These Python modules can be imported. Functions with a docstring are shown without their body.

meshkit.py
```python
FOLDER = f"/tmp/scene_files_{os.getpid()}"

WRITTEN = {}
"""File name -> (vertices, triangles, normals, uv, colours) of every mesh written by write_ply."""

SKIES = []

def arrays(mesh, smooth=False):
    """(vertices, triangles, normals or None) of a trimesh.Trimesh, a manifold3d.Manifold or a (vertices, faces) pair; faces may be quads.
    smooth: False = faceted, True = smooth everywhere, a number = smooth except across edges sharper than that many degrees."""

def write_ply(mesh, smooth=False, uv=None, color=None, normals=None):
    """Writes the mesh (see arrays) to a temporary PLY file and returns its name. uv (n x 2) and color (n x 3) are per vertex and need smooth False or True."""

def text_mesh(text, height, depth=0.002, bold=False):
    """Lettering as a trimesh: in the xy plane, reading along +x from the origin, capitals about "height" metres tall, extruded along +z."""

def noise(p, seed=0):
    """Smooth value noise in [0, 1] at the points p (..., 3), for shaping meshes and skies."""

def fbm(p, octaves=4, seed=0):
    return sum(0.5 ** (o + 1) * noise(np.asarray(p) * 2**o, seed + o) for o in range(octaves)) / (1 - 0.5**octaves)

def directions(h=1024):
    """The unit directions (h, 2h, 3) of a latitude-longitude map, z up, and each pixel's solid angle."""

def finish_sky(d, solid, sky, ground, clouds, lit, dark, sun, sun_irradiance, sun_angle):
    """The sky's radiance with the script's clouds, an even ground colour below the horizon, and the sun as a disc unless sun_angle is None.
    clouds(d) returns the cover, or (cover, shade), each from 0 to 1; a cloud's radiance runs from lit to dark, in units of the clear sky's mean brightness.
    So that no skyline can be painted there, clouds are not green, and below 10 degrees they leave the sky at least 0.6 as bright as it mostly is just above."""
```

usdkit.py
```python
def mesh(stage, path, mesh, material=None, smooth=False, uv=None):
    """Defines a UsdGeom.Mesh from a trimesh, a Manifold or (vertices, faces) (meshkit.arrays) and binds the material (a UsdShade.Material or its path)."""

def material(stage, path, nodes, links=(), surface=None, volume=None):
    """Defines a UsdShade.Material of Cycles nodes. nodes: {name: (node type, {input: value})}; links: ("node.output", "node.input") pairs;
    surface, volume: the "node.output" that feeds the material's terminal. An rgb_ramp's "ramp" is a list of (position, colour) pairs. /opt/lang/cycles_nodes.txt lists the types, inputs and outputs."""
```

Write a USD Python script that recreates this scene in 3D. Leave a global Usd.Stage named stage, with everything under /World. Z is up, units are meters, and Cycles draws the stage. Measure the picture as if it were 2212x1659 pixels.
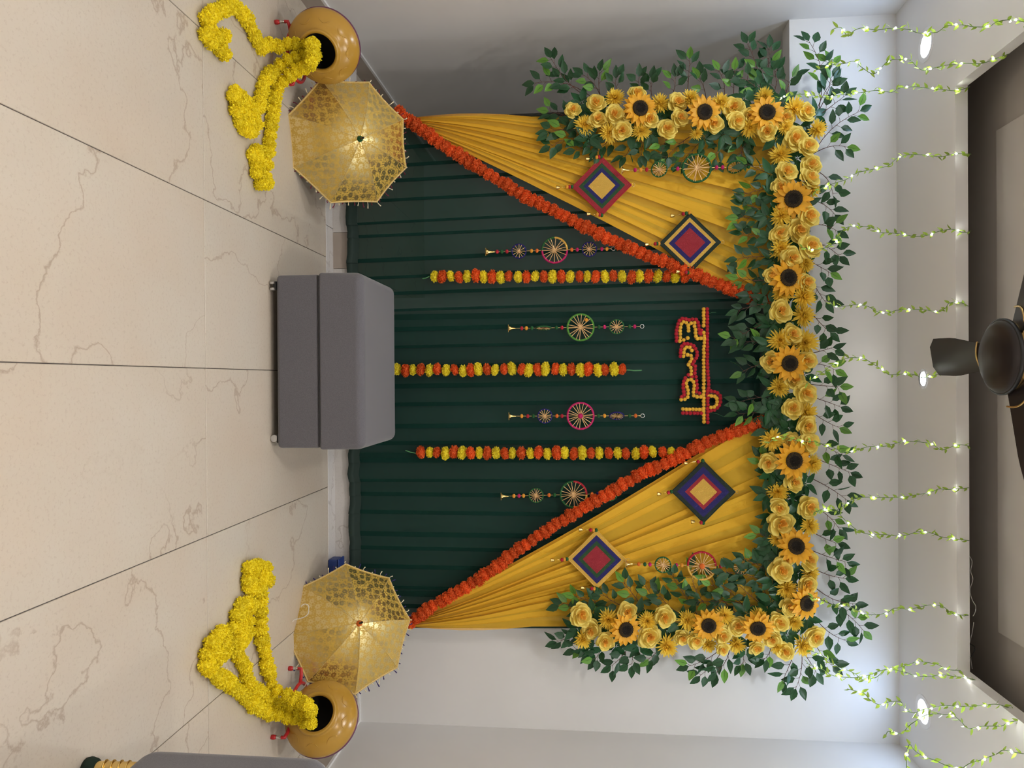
import math, random
import numpy as np, trimesh, manifold3d as m3
from shapely.geometry import Polygon, LineString
from shapely.ops import unary_union
import usdkit, meshkit
from pxr import Usd, UsdGeom, UsdLux, UsdShade, Gf, Sdf
stage = Usd.Stage.CreateInMemory()
UsdGeom.SetStageUpAxis(stage, 'Z'); UsdGeom.SetStageMetersPerUnit(stage, 1.0)
UsdGeom.Xform.Define(stage, '/World'); UsdGeom.Scope.Define(stage, '/World/Looks')
PI = math.pi
# ------------------------------------------------ camera (held sideways: the picture's right is up)
F_PX, PITCH, ROLL, YAW, EYE = 1585.84, 0.102, -0.0064, 0.0048, np.array([0, 0, 1.35])
_F = np.array([math.sin(YAW)*math.cos(PITCH), math.cos(YAW)*math.cos(PITCH), -math.sin(PITCH)])
_R = np.array([math.cos(YAW), -math.sin(YAW), 0.0]); _U = np.cross(_R, _F)
RGT = _R*math.cos(ROLL) + _U*math.sin(ROLL); UPV = -_R*math.sin(ROLL) + _U*math.cos(ROLL)
cam = UsdGeom.Camera.Define(stage, '/World/Camera')
cam.CreateHorizontalApertureAttr(36.0); cam.CreateVerticalApertureAttr(27.0)
cam.CreateFocalLengthAttr(F_PX/2212*36.0); cam.CreateClippingRangeAttr((0.05, 100))
_m = np.eye(4); _m[0, :3] = UPV; _m[1, :3] = -RGT; _m[2, :3] = -_F; _m[3, :3] = EYE
cam.AddTransformOp().Set(Gf.Matrix4d(*_m.ravel().tolist()))
cam.CreateExposureAttr(1.27)
# ------------------------------------------------ lights of the room (lamps are built with their fittings below)
COOL, WARM, NEUT = (0.40, 0.61, 1.0), (1.0, 0.955, 0.94), (1.0, 0.97, 0.93)
DOWNLIGHTS = [  # x, y, radius, colour, intensity, label
    (-1.531, 3.563, .055, COOL, 20, 'bright white round downlight nearest the top edge of the photo'),
    (0.005, 3.605, .033, NEUT, 16, 'small downlight with a metal ring, beside the far fan blade'),
    (1.569, 3.62, .055, COOL, 20, 'bright white round downlight nearest the bottom edge of the photo')]
SIDE_I = 80
for _k, _y in enumerate((2.9, .6)):      # the same fittings along both sides of the soffit, towards and behind the camera
    for _x, _n in ((-1.55, 'left'), (1.55, 'right')):
        DOWNLIGHTS.append((_x, _y,   .055, (.86, .93, 1.) if _k == 0 else NEUT, SIDE_I*(1.35 if _k == 0 else 1.7), f'round downlight outside the photo, {("first", "second", "third")[_k]} from the curtain in the {_n} soffit'))
PANELS = [(-.62, 1.55), (.62, 1.55), (0., -.6)]   # round ceiling lights over the room, in the tray ceiling
PANEL_I = 28
PASSAGE_I = 12
def ray(v, u): return _F + RGT*((u-829.5)/F_PX) + UPV*((v-1106)/F_PX)
def atY(v, u, Y): r = ray(v, u); return EYE + r*(Y/r[1])
def atZ(v, u, z): r = ray(v, u); return EYE + r*((z-EYE[2])/r[2])
def px(Y): return Y/F_PX           # metres of one photo pixel at depth Y
XL, XR, D, ZS, ZT, YL = -1.837, 1.857, 3.893, 2.911, 3.12, 3.298
YC, YD, YB = 3.80, 3.765, -2.4     # curtain, drapes, wall behind the camera
# ------------------------------------------------ helpers
counts = {}
def numbered(parent, name):
    k = (parent, name); n = counts.get(k, 0); counts[k] = n+1
    return f'{parent}/{name}' + (f'_{n:03d}' if n else '')
def keys(p, **kw):
    for k, v in kw.items():
        if v: p.SetCustomDataByKey(k, v)
def thing(name, label, cat, loc=(0, 0, 0), group=None, mat=None, kind=None):
    x = UsdGeom.Xform.Define(stage, numbered('/World', name))
    if mat is not None: x.AddTransformOp().Set(Gf.Matrix4d(*np.asarray(mat, float).T.ravel().tolist()))
    else: x.AddTranslateOp().Set(Gf.Vec3d(*map(float, loc)))
    keys(x.GetPrim(), label=label, category=cat, group=group, kind=kind)
    return x.GetPrim()
def part(parent, name, mesh, mat, smooth=35, label=None, kind=None, uv=None):
    path = parent if isinstance(parent, str) else str(parent.GetPath())
    m = usdkit.mesh(stage, numbered(path, name), mesh, mat, smooth=(True if uv is not None else smooth), uv=uv)
    keys(m.GetPrim(), label=label, kind=kind)
    return m.GetPrim()
def partref(parent, name, src, mat4, label=None):     # another mesh of the same shape under the next number
    m = UsdGeom.Mesh.Define(stage, numbered(str(parent.GetPath()), name))
    m.GetPrim().GetReferences().AddInternalReference(src.GetPath())
    op(m, mat4); keys(m.GetPrim(), label=label)
    return m.GetPrim()
def op(x, mat4):
    x.ClearXformOpOrder()
    o = x.AddTransformOp(opSuffix='place'); o.Set(Gf.Matrix4d(*np.asarray(mat4, float).T.ravel().tolist()))
def copy(src, name, mat4, label, cat, group=None):
    x = UsdGeom.Xform.Define(stage, numbered('/World', name))
    x.GetPrim().GetReferences().AddInternalReference(src.GetPath())
    op(x, mat4); x.GetPrim().SetInstanceable(True)
    keys(x.GetPrim(), label=label, category=cat, group=group)
    return x.GetPrim()
def struct(name, mesh=None, mat=None, smooth=False):
    if mesh is None:
        x = UsdGeom.Xform.Define(stage, '/World/'+name).GetPrim()
    else:
        x = usdkit.mesh(stage, '/World/'+name, mesh, mat, smooth=smooth).GetPrim()
    keys(x, kind='structure'); return x
def cat(ms):
    V, Fs, n = [], [], 0
    for m in ms:
        v, f, _ = meshkit.arrays(m); V.append(v); Fs.append(f+n); n += len(v)
    return np.vstack(V), np.vstack(Fs)
def xf(m, M4):
    v, f, _ = meshkit.arrays(m); M4 = np.asarray(M4)
    return v @ M4[:3, :3].T + M4[:3, 3], f
def mv(m, d): v, f, _ = meshkit.arrays(m); return v+np.asarray(d, float), f
def box(lo, hi):
    lo, hi = np.asarray(lo, float), np.asarray(hi, float)
    b = trimesh.creation.box(hi-lo); b.apply_translation((lo+hi)/2); return b
def rbox(lo, hi, r, seg=16):
    lo, hi = np.asarray(lo, float)+r, np.asarray(hi, float)-r
    s = m3.Manifold.sphere(r, seg)
    return m3.Manifold.batch_hull([s.translate([x, y, z]) for x in (lo[0], hi[0]) for y in (lo[1], hi[1]) for z in (lo[2], hi[2])])
def lathe(prof, n=32):
    prof = np.asarray(prof, float); a = np.linspace(0, 2*PI, n, endpoint=False); k = len(prof)
    v = np.stack([np.outer(np.cos(a), prof[:, 0]), np.outer(np.sin(a), prof[:, 0]), np.tile(prof[:, 1], (n, 1))], -1).reshape(-1, 3)
    f = []
    for i in range(n):
        j = (i+1) % n
        for q in range(k-1):
            a0, a1, b0, b1 = i*k+q, i*k+q+1, j*k+q, j*k+q+1
            if prof[q, 0] > 1e-9: f.append((a0, b0, b1) if True else 0)
            if prof[q+1, 0] > 1e-9: f.append((a0, b1, a1))
    return v, np.array(f)
def tube(pts, r, n=6, cap=True):
    p = np.asarray(pts, float); k = len(p); r = np.broadcast_to(np.asarray(r, float), (k,))
    t = np.gradient(p, axis=0); t /= np.maximum(np.linalg.norm(t, axis=1, keepdims=True), 1e-12)
    ref = np.array([0, 0, 1.0]) if abs(t[0, 2]) < .9 else np.array([1.0, 0, 0])
    x = np.cross(ref, t[0]); x /= np.linalg.norm(x); V = []
    for i in range(k):
        x = x - t[i]*(x@t[i]); x /= np.linalg.norm(x); y = np.cross(t[i], x)
        for a in range(n):
            th = 2*PI*a/n; V.append(p[i]+r[i]*(math.cos(th)*x+math.sin(th)*y))
    f = []
    for i in range(k-1):
        for a in range(n):
            b = (a+1) % n
            f += [(i*n+a, i*n+b, (i+1)*n+b), (i*n+a, (i+1)*n+b, (i+1)*n+a)]
    if cap:
        for a in range(1, n-1): f += [(0, a+1, a), ((k-1)*n, (k-1)*n+a, (k-1)*n+a+1)]
    return np.array(V), np.array(f)
def grid(P):                                  # P: rows x cols x 3
    P = np.asarray(P, float); a, b = P.shape[:2]; f = []
    for i in range(a-1):
        for j in range(b-1):
            q = i*b+j; f += [(q, q+1, q+b+1), (q, q+b+1, q+b)]
    return P.reshape(-1, 3), np.array(f)
def torus(R, r, n=32, k=8): return lathe([(R+r*math.cos(t), r*math.sin(t)) for t in np.linspace(0, 2*PI, k+1)], n)
_ico = {}
def ball(c, r, sub=1, sq=(1, 1, 1)):
    if sub not in _ico: s = trimesh.creation.icosphere(sub); _ico[sub] = (np.array(s.vertices), np.array(s.faces))
    v, f = _ico[sub]; return v*r*np.asarray(sq)+np.asarray(c), f
def frame(z, up=(0, 0, 1), c=(0, 0, 0), s=1.0, spin=0.0):   # 4x4 whose local z looks along z
    z = np.asarray(z, float); z = z/np.linalg.norm(z); up = np.asarray(up, float)
    x = np.cross(up, z)
    if np.linalg.norm(x) < 1e-6: x = np.array([1.0, 0, 0])
    x /= np.linalg.norm(x); y = np.cross(z, x)
    x, y = x*math.cos(spin)+y*math.sin(spin), -x*math.sin(spin)+y*math.cos(spin)
    m = np.eye(4); m[:3, 0], m[:3, 1], m[:3, 2], m[:3, 3] = x*s, y*s, z*s, c
    return m
def T4(c, s=1.0): m = np.eye(4); m[:3, :3] *= s; m[:3, 3] = c; return m
def smooth_path(pts, n):
    p = np.asarray(pts, float); d = np.r_[0, np.cumsum(np.linalg.norm(np.diff(p, axis=0), axis=1))]
    from scipy.interpolate import PchipInterpolator
    return PchipInterpolator(d, p)(np.linspace(0, d[-1], n))
def along(pts, step):
    p = smooth_path(pts, 400); d = np.r_[0, np.cumsum(np.linalg.norm(np.diff(p, axis=0), axis=1))]
    n = max(2, int(round(d[-1]/step))+1); s = np.linspace(0, d[-1], n)
    return np.stack([np.interp(s, d, p[:, k]) for k in range(3)], 1)
ORD = 'first second third fourth fifth sixth seventh eighth ninth tenth eleventh twelfth thirteenth fourteenth fifteenth sixteenth seventeenth eighteenth nineteenth twentieth'.split()
def nth(i):
    if i < 20: return ORD[i]
    t, o = divmod(i+1, 10); tens = ['', '', 'twenty', 'thirty', 'forty', 'fifty', 'sixty', 'seventy', 'eighty', 'ninety'][t]
    return tens+'-'+ORD[o-1] if o else tens[:-1]+'ieth'
# ------------------------------------------------ materials
def M(name, base, rough=.5, metal=0., vary=0., noise=None, bump=None, emit=None, sub=None, extra=None, sheen=0., trans=0.):
    n = {'p': ('principled_bsdf', {'base_color': base, 'roughness': rough, 'metallic': metal, **(extra or {})})}; L = []
    if sheen: n['p'][1]['sheen_weight'] = sheen
    if emit: n['p'][1]['emission_color'] = emit[0]; n['p'][1]['emission_strength'] = emit[1]
    src = None
    if noise or bump: n['tc'] = ('texture_coordinate', {})
    if noise:       # (scale, colour, amount)
        n['nz'] = ('noise_texture', {'scale': noise[0], 'detail': 3.}); L += [('tc.object', 'nz.vector')]
        n['mx'] = ('mix', {'color1': base, 'color2': noise[1]}); n['rp'] = ('map_range', {'from_min': .35, 'from_max': .65, 'to_min': 0., 'to_max': noise[2], 'clamp': True})
        L += [('nz.fac', 'rp.value'), ('rp.result', 'mx.fac')]; src = 'mx.color'
    if vary:
        n['oi'] = ('object_info', {}); n['vr'] = ('map_range', {'to_min': 1-vary, 'to_max': 1+vary}); n['hs'] = ('hsv', {'color': base})
        L += [('oi.random', 'vr.value'), ('vr.result', 'hs.value')]
        if src: L += [(src, 'hs.color')]
        src = 'hs.color'
    if src: L += [(src, 'p.base_color')]
    if bump:        # (scale, strength, distance)
        n['bn'] = ('noise_texture', {'scale': bump[0], 'detail': 2.}); n['bp'] = ('bump', {'strength': bump[1], 'distance': bump[2]})
        L += [('tc.object', 'bn.vector'), ('bn.fac', 'bp.height'), ('bp.normal', 'p.normal')]
    out = 'p.BSDF'
    if trans:       # thin leaves and petals let light through
        n['tl'] = ('translucent_bsdf', {'color': base}); n['ms'] = ('mix_closure', {'fac': trans})
        L += [('p.BSDF', 'ms.closure1'), ('tl.BSDF', 'ms.closure2')]; out = 'ms.closure'
        if src: L += [(src, 'tl.color')]
    return usdkit.material(stage, '/World/Looks/'+name, n, L, surface=out)
def sheer(name, col, clear, rough=.7, glow=.25):
    n = {'p': ('principled_bsdf', {'base_color': col, 'roughness': rough, 'specular_ior_level': .12}), 't': ('transparent_bsdf', {}), 'm': ('mix_closure', {'fac': clear}),
         'tl': ('translucent_bsdf', {'color': col}), 'm2': ('mix_closure', {'fac': glow})}
    if not glow:
        del n['tl'], n['m2']
        return usdkit.material(stage, '/World/Looks/'+name, n, [('p.BSDF', 'm.closure1'), ('t.BSDF', 'm.closure2')], surface='m.closure')
    return usdkit.material(stage, '/World/Looks/'+name, n, [('p.BSDF', 'm2.closure1'), ('tl.BSDF', 'm2.closure2'), ('m2.closure', 'm.closure1'), ('t.BSDF', 'm.closure2')], surface='m.closure')
def stone(name, base, warm, vein, rough):
    n = {'g': ('geometry', {}), 'oi': ('object_info', {}), 'w': ('math', {'math_type': 'multiply', 'value2': 37.0}),
         'n1': ('noise_texture', {'dimensions': '4D', 'scale': 2.2, 'detail': 5., 'roughness': .6}), 'r1': ('rgb_ramp', {'ramp': [(.3, base), (.7, warm)]}),
         'n2': ('noise_texture', {'dimensions': '4D', 'scale': 1.25, 'detail': 9., 'roughness': .52, 'distortion': .15}),
         's': ('math', {'math_type': 'subtract', 'value2': .5}), 'ab': ('math', {'math_type': 'absolute'}),
         'vr': ('map_range', {'from_min': 0., 'from_max': .0045, 'to_min': 1., 'to_max': 0., 'clamp': True}),
         'n3': ('noise_texture', {'dimensions': '4D', 'scale': 1.7, 'detail': 2.}), 'mk': ('map_range', {'from_min': .34, 'from_max': .46, 'to_min': .08, 'to_max': .68, 'clamp': True}),
         'mm': ('math', {'math_type': 'multiply'}), 'mx': ('mix', {'color2': vein}),
         'n4': ('noise_texture', {'scale': 90., 'detail': 5., 'roughness': .75}), 'sp': ('map_range', {'from_min': .53, 'from_max': .72, 'to_min': 0., 'to_max': .42, 'clamp': True}), 'mx2': ('mix', {'color2': vein}),
         'p': ('principled_bsdf', {'roughness': rough})}
    L = [('oi.random', 'w.value1')] + [('g.position', f'{k}.vector') for k in ('n1', 'n2', 'n3', 'n4')] + [('w.value', f'{k}.w') for k in ('n1', 'n2', 'n3')]
    L += [('n1.fac', 'r1.fac'), ('n2.fac', 's.value1'), ('s.value', 'ab.value1'), ('ab.value', 'vr.value'), ('n3.fac', 'mk.value'), ('vr.result', 'mm.value1'), ('mk.result', 'mm.value2'),
          ('r1.color', 'mx.color1'), ('mm.value', 'mx.fac'), ('n4.fac', 'sp.value'), ('mx.color', 'mx2.color1'), ('sp.result', 'mx2.fac'), ('mx2.color', 'p.base_color')]
    return usdkit.material(stage, '/World/Looks/'+name, n, L, surface='p.BSDF')
def brocade(name, cloth, foil):               # gold cloth with printed foil rosettes, drawn in the panel's own uv
    n = {'uv': ('texture_coordinate', {}), 'p': ('principled_bsdf', {'base_color': cloth, 'roughness': .5}), 'q': ('principled_bsdf', {'base_color': foil, 'roughness': .38, 'metallic': 1.}), 'm': ('mix_closure', {})}
    L = [('p.BSDF', 'm.closure1'), ('q.BSDF', 'm.closure2')]
    def rosettes(k, scale, R, rnd):
        n.update({k+'s': ('vector_math', {'math_type': 'scale', 'scale': scale}), k+'v': ('voronoi_texture', {'dimensions': '2D', 'scale': 1., 'randomness': rnd}), k+'d': ('vector_math', {'math_type': 'subtract'}), k+'x': ('separate_xyz', {}),
                  k+'a': ('math', {'math_type': 'arctan2'}), k+'a8': ('math', {'math_type': 'multiply', 'value2': 8.}), k+'c': ('math', {'math_type': 'cosine'}),
                  k+'r': ('math', {'math_type': 'multiply_add', 'value2': .2*R, 'value3': R}), k+'l': ('math', {'math_type': 'less_than'}), k+'h': ('math', {'math_type': 'greater_than', 'value2': .25*R}), k+'o': ('math', {'math_type': 'multiply'})})
        L.extend([('uv.UV', k+'s.vector1'), (k+'s.vector', k+'v.vector'), (k+'s.vector', k+'d.vector1'), (k+'v.position', k+'d.vector2'), (k+'d.vector', k+'x.vector'), (k+'x.y', k+'a.value1'), (k+'x.x', k+'a.value2'),
                  (k+'a.value', k+'a8.value1'), (k+'a8.value', k+'c.value1'), (k+'c.value', k+'r.value1'), (k+'v.distance', k+'l.value1'), (k+'r.value', k+'l.value2'), (k+'v.distance', k+'h.value1'), (k+'l.value', k+'o.value1'), (k+'h.value', k+'o.value2')])
    rosettes('a', 31., .33, .5); rosettes('b', 95., .26, .8)
    n['mxx'] = ('math', {'math_type': 'maximum'}); L += [('ao.value', 'mxx.value1'), ('bo.value', 'mxx.value2'), ('mxx.value', 'm.fac')]
    return usdkit.material(stage, '/World/Looks/'+name, n, L, surface='m.closure')
def leafmat(name, col, rib, rough=.42):
    n = {'uv': ('texture_coordinate', {}), 'x': ('separate_xyz', {}), 's': ('math', {'math_type': 'subtract', 'value2': .5}), 'a': ('math', {'math_type': 'absolute'}),
         'l': ('map_range', {'from_min': .02, 'from_max': .07, 'to_min': 1., 'to_max': 0., 'clamp': True}), 'e': ('map_range', {'from_min': .45, 'from_max': .75, 'to_min': .85, 'to_max': .1, 'clamp': True}), 'mm': ('math', {'math_type': 'multiply'}),
         'oi': ('object_info', {}), 'vr': ('map_range', {'to_min': .75, 'to_max': 1.25}), 'hs': ('hsv', {'color': col}), 'mx': ('mix', {'color2': rib}),
         'p': ('principled_bsdf', {'roughness': rough}), 'tl': ('translucent_bsdf', {}), 'ms': ('mix_closure', {'fac': .25})}
    L = [('uv.UV', 'x.vector'), ('x.y', 's.value1'), ('s.value', 'a.value1'), ('a.value', 'l.value'), ('x.x', 'e.value'), ('l.result', 'mm.value1'), ('e.result', 'mm.value2'), ('oi.random', 'vr.value'), ('vr.result', 'hs.value'),
         ('hs.color', 'mx.color1'), ('mm.value', 'mx.fac'), ('mx.color', 'p.base_color'), ('hs.color', 'tl.color'), ('p.BSDF', 'ms.closure1'), ('tl.BSDF', 'ms.closure2')]
    return usdkit.material(stage, '/World/Looks/'+name, n, L, surface='ms.closure')
m_wall = M('wall_paint', (.80, .79, .77), .75, noise=(3., (.77, .76, .74), .6), bump=(180., .08, .002))
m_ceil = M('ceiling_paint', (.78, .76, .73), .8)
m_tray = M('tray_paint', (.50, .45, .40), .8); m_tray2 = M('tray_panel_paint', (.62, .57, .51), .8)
m_skirt = M('skirting_stone', (.40, .34, .29), .4, noise=(9., (.46, .40, .34), .8)); m_white = M('white_trim', (.82, .81, .8), .5)
m_tile = stone('beige_marble', (.585, .535, .45), (.57, .485, .385), (.34, .25, .18), .34); m_grout = M('grout', (.10, .085, .075), .8)
m_thresh = stone('white_marble', (.70, .68, .66), (.64, .61, .58), (.42, .38, .35), .35)
m_green = sheer('green_sheer', (.005, .038, .029), .23, .7, 0); m_hem = M('green_hem', (.010, .030, .024), .7)
m_yellow = sheer('yellow_sheer', (1., .60, .05), .38, .7, 0)
m_org = M('orange_marigold', (.90, .15, .022), .7, vary=.14, trans=.2); m_yel = M('yellow_marigold', (1., .86, .04), .7, vary=.08, trans=.2); m_yel2 = M('bright_yellow_marigold', (1., .84, .018), .7, vary=.07, trans=.2)
m_string = M('green_thread', (.10, .30, .12), .6)
m_rose = M('rose_petal', (.97, .79, .185), .6, vary=.1, trans=.25); m_heart = M('rose_heart', (.95, .55, .09), .6, vary=.1, trans=.2)
m_chry = M('chrysanthemum_petal', (.96, .70, .08), .6, vary=.08, trans=.25); m_sun = M('sunflower_petal', (.93, .50, .018), .55, vary=.08, noise=(40., (.80, .33, .01), .5), trans=.25)
m_seed = M('seed_brown', (.018, .012, .006), .8); m_seedtip = M('seed_tip', (.09, .055, .015), .7); m_stem = M('green_stem', (.05, .13, .03), .6)
m_leaf = leafmat('dark_leaf', (.022, .090, .030), (.010, .04, .014)); m_leaf2 = leafmat('light_leaf', (.13, .32, .04), (.03, .10, .015)); m_whorl = leafmat('whorl_leaf', (.02, .105, .035), (.03, .14, .05), .35)
m_twig = M('twig', (.12, .055, .04), .7)
m_vleaf = leafmat('vine_leaf', (.34, .50, .06), (.22, .36, .04)); m_vstem = M('vine_stem', (.12, .22, .06), .6); m_bulb = M('fairy_bulb', (.9, .9, .9), .3, emit=((1, 1, 1), 25.))
m_gold = M('gold_bead', (.80, .58, .25), .3, metal=1.); m_spoke = M('gold_stick', (.74, .48, .23), .32, metal=.55); m_brass = M('brass', (.78, .56, .20), .22, metal=1.)
m_silver = M('silver_ring', (.8, .8, .8), .25, metal=1.)
YARN = {k: M('yarn_'+k, c, .85, bump=(260., .5, .002)) for k, c in dict(red=(.42, .012, .03), magenta=(.50, .01, .12), green=(.012, .10, .025), lime=(.08, .26, .035), dark_green=(.006, .022, .012), blue=(.012, .008, .13), orange=(.78, .33, .03), yellow=(.72, .42, .07), tangerine=(.75, .16, .02)).items()}
m_board = M('letter_board', (.12, .05, .035), .7); m_pomr = M('red_pompom', (.44, .01, .025), .9, bump=(500., .6, .002)); m_pomy = M('yellow_pompom', (.80, .46, .04), .9, bump=(500., .6, .002))
m_fabric = M('grey_fabric', (.104, .100, .112), .9, noise=(420., (.145, .141, .155), .8), bump=(500., .35, .001), sheen=.3)
m_black = M('black_plastic', (.012, .012, .012), .4); m_grey = M('caster_grey', (.45, .43, .40), .4); m_dark = M('underside', (.02, .018, .018), .8)
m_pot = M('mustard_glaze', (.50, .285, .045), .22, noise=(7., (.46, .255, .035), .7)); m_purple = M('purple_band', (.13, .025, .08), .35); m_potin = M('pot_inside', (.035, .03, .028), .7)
m_red = M('red_plastic', (.55, .02, .025), .35); m_chrome = M('chrome', (.75, .75, .75), .2, metal=1.)
m_broc = brocade('gold_brocade', (.64, .42, .075), (.84, .69, .33)); m_trim = M('gold_trim', (.70, .52, .20), .6, noise=(300., (.55, .38, .12), .8))
m_tasc = M('cream_tassel', (.75, .66, .45), .8); m_tasm = M('maroon_tassel', (.14, .01, .03), .8); m_tasn = M('navy_tassel', (.03, .02, .12), .8)
m_pearl = M('pearl', (.85, .82, .76), .25); m_fan = M('fan_brown', (.022, .016, .017), .38); m_fangold = M('fan_gold', (.80, .55, .22), .25, metal=1.)
m_lamp = M('lamp_glow', (1, 1, 1), .5, emit=((.78, .87, 1.), 3.)); m_lampw = M('panel_glow', (1, 1, 1), .5, emit=((1, .9, .78), 6.))
m_blue = M('blue_plastic', (.02, .05, .22), .45); m_wire = M('cable_white', (.6, .58, .55), .5)
rng = np.random.default_rng(7)
# ================================================ the room
X0, Y1 = -.051, 2.488
fl = struct('floor')
part(fl, 'grout_bed', box((XL-.1, YB, -.06), (XR+.1, 6.2, -.004)), m_grout, smooth=False)
def tile(x0, y0, x1, y1, m=m_tile, name='tile'):
    g = .0014; b = .0015
    x0, x1, y0, y1 = x0+g, x1-g, y0+g, y1-g
    if x1-x0 < .02 or y1-y0 < .02: return
    lo = [(x0, y0, -.01), (x1, y0, -.01), (x1, y1, -.01), (x0, y1, -.01)]; md = [(x, y, -b) for x, y, _ in lo]
    hi = [(x0+b, y0+b, 0), (x1-b, y0+b, 0), (x1-b, y1-b, 0), (x0+b, y1-b, 0)]
    f = [(8, 9, 10), (8, 10, 11)]
    for a in range(4):
        c = (a+1) % 4; f += [(a, c, 4+c), (a, 4+c, 4+a), (4+a, 4+c, 8+c), (4+a, 8+c, 8+a)]
    part(fl, name, (np.array(lo+md+hi, float), np.array(f)), m, smooth=False)
xs = [XL-.1] + [X0+.6*k for k in range(-3, 4) if XL-.1 < X0+.6*k < XR+.1] + [XR+.1]
ys = [YB, Y1-3.6, Y1-2.4, Y1-1.2, Y1, 3.715]
for a in range(len(xs)-1):
    for b in range(len(ys)-1): tile(xs[a], ys[b], xs[a+1], ys[b+1])
    tile(xs[a], 4.10, xs[a+1], 5.1); tile(xs[a], 5.1, xs[a+1], 6.2)
for a, b in ((XL-.1, -.82), (-.82, .35), (.35, 1.2), (1.2, XR+.1)): tile(a, 3.715, b, 4.10, m_thresh, 'threshold_slab')
struct('wall_left', box((XL-.12, YB, 0), (XL, 6.2, 3.3)), m_wall); struct('wall_right', box((XR, YB, 0), (XR+.12, 6.2, 3.3)), m_wall)
struct('wall_front', box((XL-.12, YB-.12, 0), (XR+.12, YB, 3.3)), m_wall)
wb = struct('wall_back')
part(wb, 'wall_panel', box((-.45, D, 0), (XR, D+.13, 3.3)), m_wall, smooth=False)
part(wb, 'beam', box((XL, D, 2.391), (-.45, D+.13, 3.3)), m_wall, smooth=False)
part(wb, 'recess_wall', box((XL, 6.05, 0), (-.45, 6.2, 3.3)), m_wall, smooth=False); part(wb, 'recess_side', box((-.45, D+.13, 0), (-.35, 6.2, 3.3)), m_wall, smooth=False)
part(wb, 'recess_ceiling', box((XL, D+.13, 2.75), (-.45, 6.05, 2.8)), m_wall, smooth=False)
wn = struct('window_1')
part(wn, 'pane', box((-.33, D-.012, .06), (.385, D-.006, 2.2)), M('frosted_pane', (.30, .31, .31), .4), smooth=False); part(wn, 'pane', box((.415, D-.012, .06), (1.13, D-.006, 2.2)), '/World/Looks/frosted_pane', smooth=False)
for x0, x1, z0, z1 in ((-.36, -.33, .0, 2.23), (.385, .415, .0, 2.2), (1.13, 1.16, .0, 2.23), (-.36, 1.16, 2.2, 2.23)): part(wn, 'frame', box((x0, D-.02, z0), (x1, D-.001, z1)), M('window_frame', (.05, .045, .04), .5) if x0 == -.36 and x1 == -.33 else '/World/Looks/window_frame', smooth=False)
sl = struct('trim_1')
for x0, x1, m in ((XL, -.80, m_thresh), (-.80, -.605, m_skirt), (-.605, .3, m_thresh), (.3, 1.165, m_thresh)): part(sl, 'sill_slab', box((x0+.001, 3.822, 0), (x1-.001, D-.0225 if x0 > -.4 else D+.1, .082)), m, smooth=False)
def skirt(name, lo, hi, axis):
    s = struct(name); part(s, 'skirting_board', box(lo, hi), m_skirt, smooth=False)
    l2, h2 = np.array(lo, float), np.array(hi, float); l2[2] = h2[2]; h2[2] += .012; part(s, 'cap', box(l2, h2), m_white, smooth=False)
skirt('baseboard_left', (XL, YB, 0), (XL+.012, 6.05, .095), 0); skirt('baseboard_right', (XR-.012, YB, 0), (XR, D, .095), 0); skirt('baseboard_back', (1.17, D-.012, 0), (XR-.012, D, .095), 1)
ce = struct('ceiling')
XA, XB, YA = -1.236, 1.252, -1.9
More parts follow.
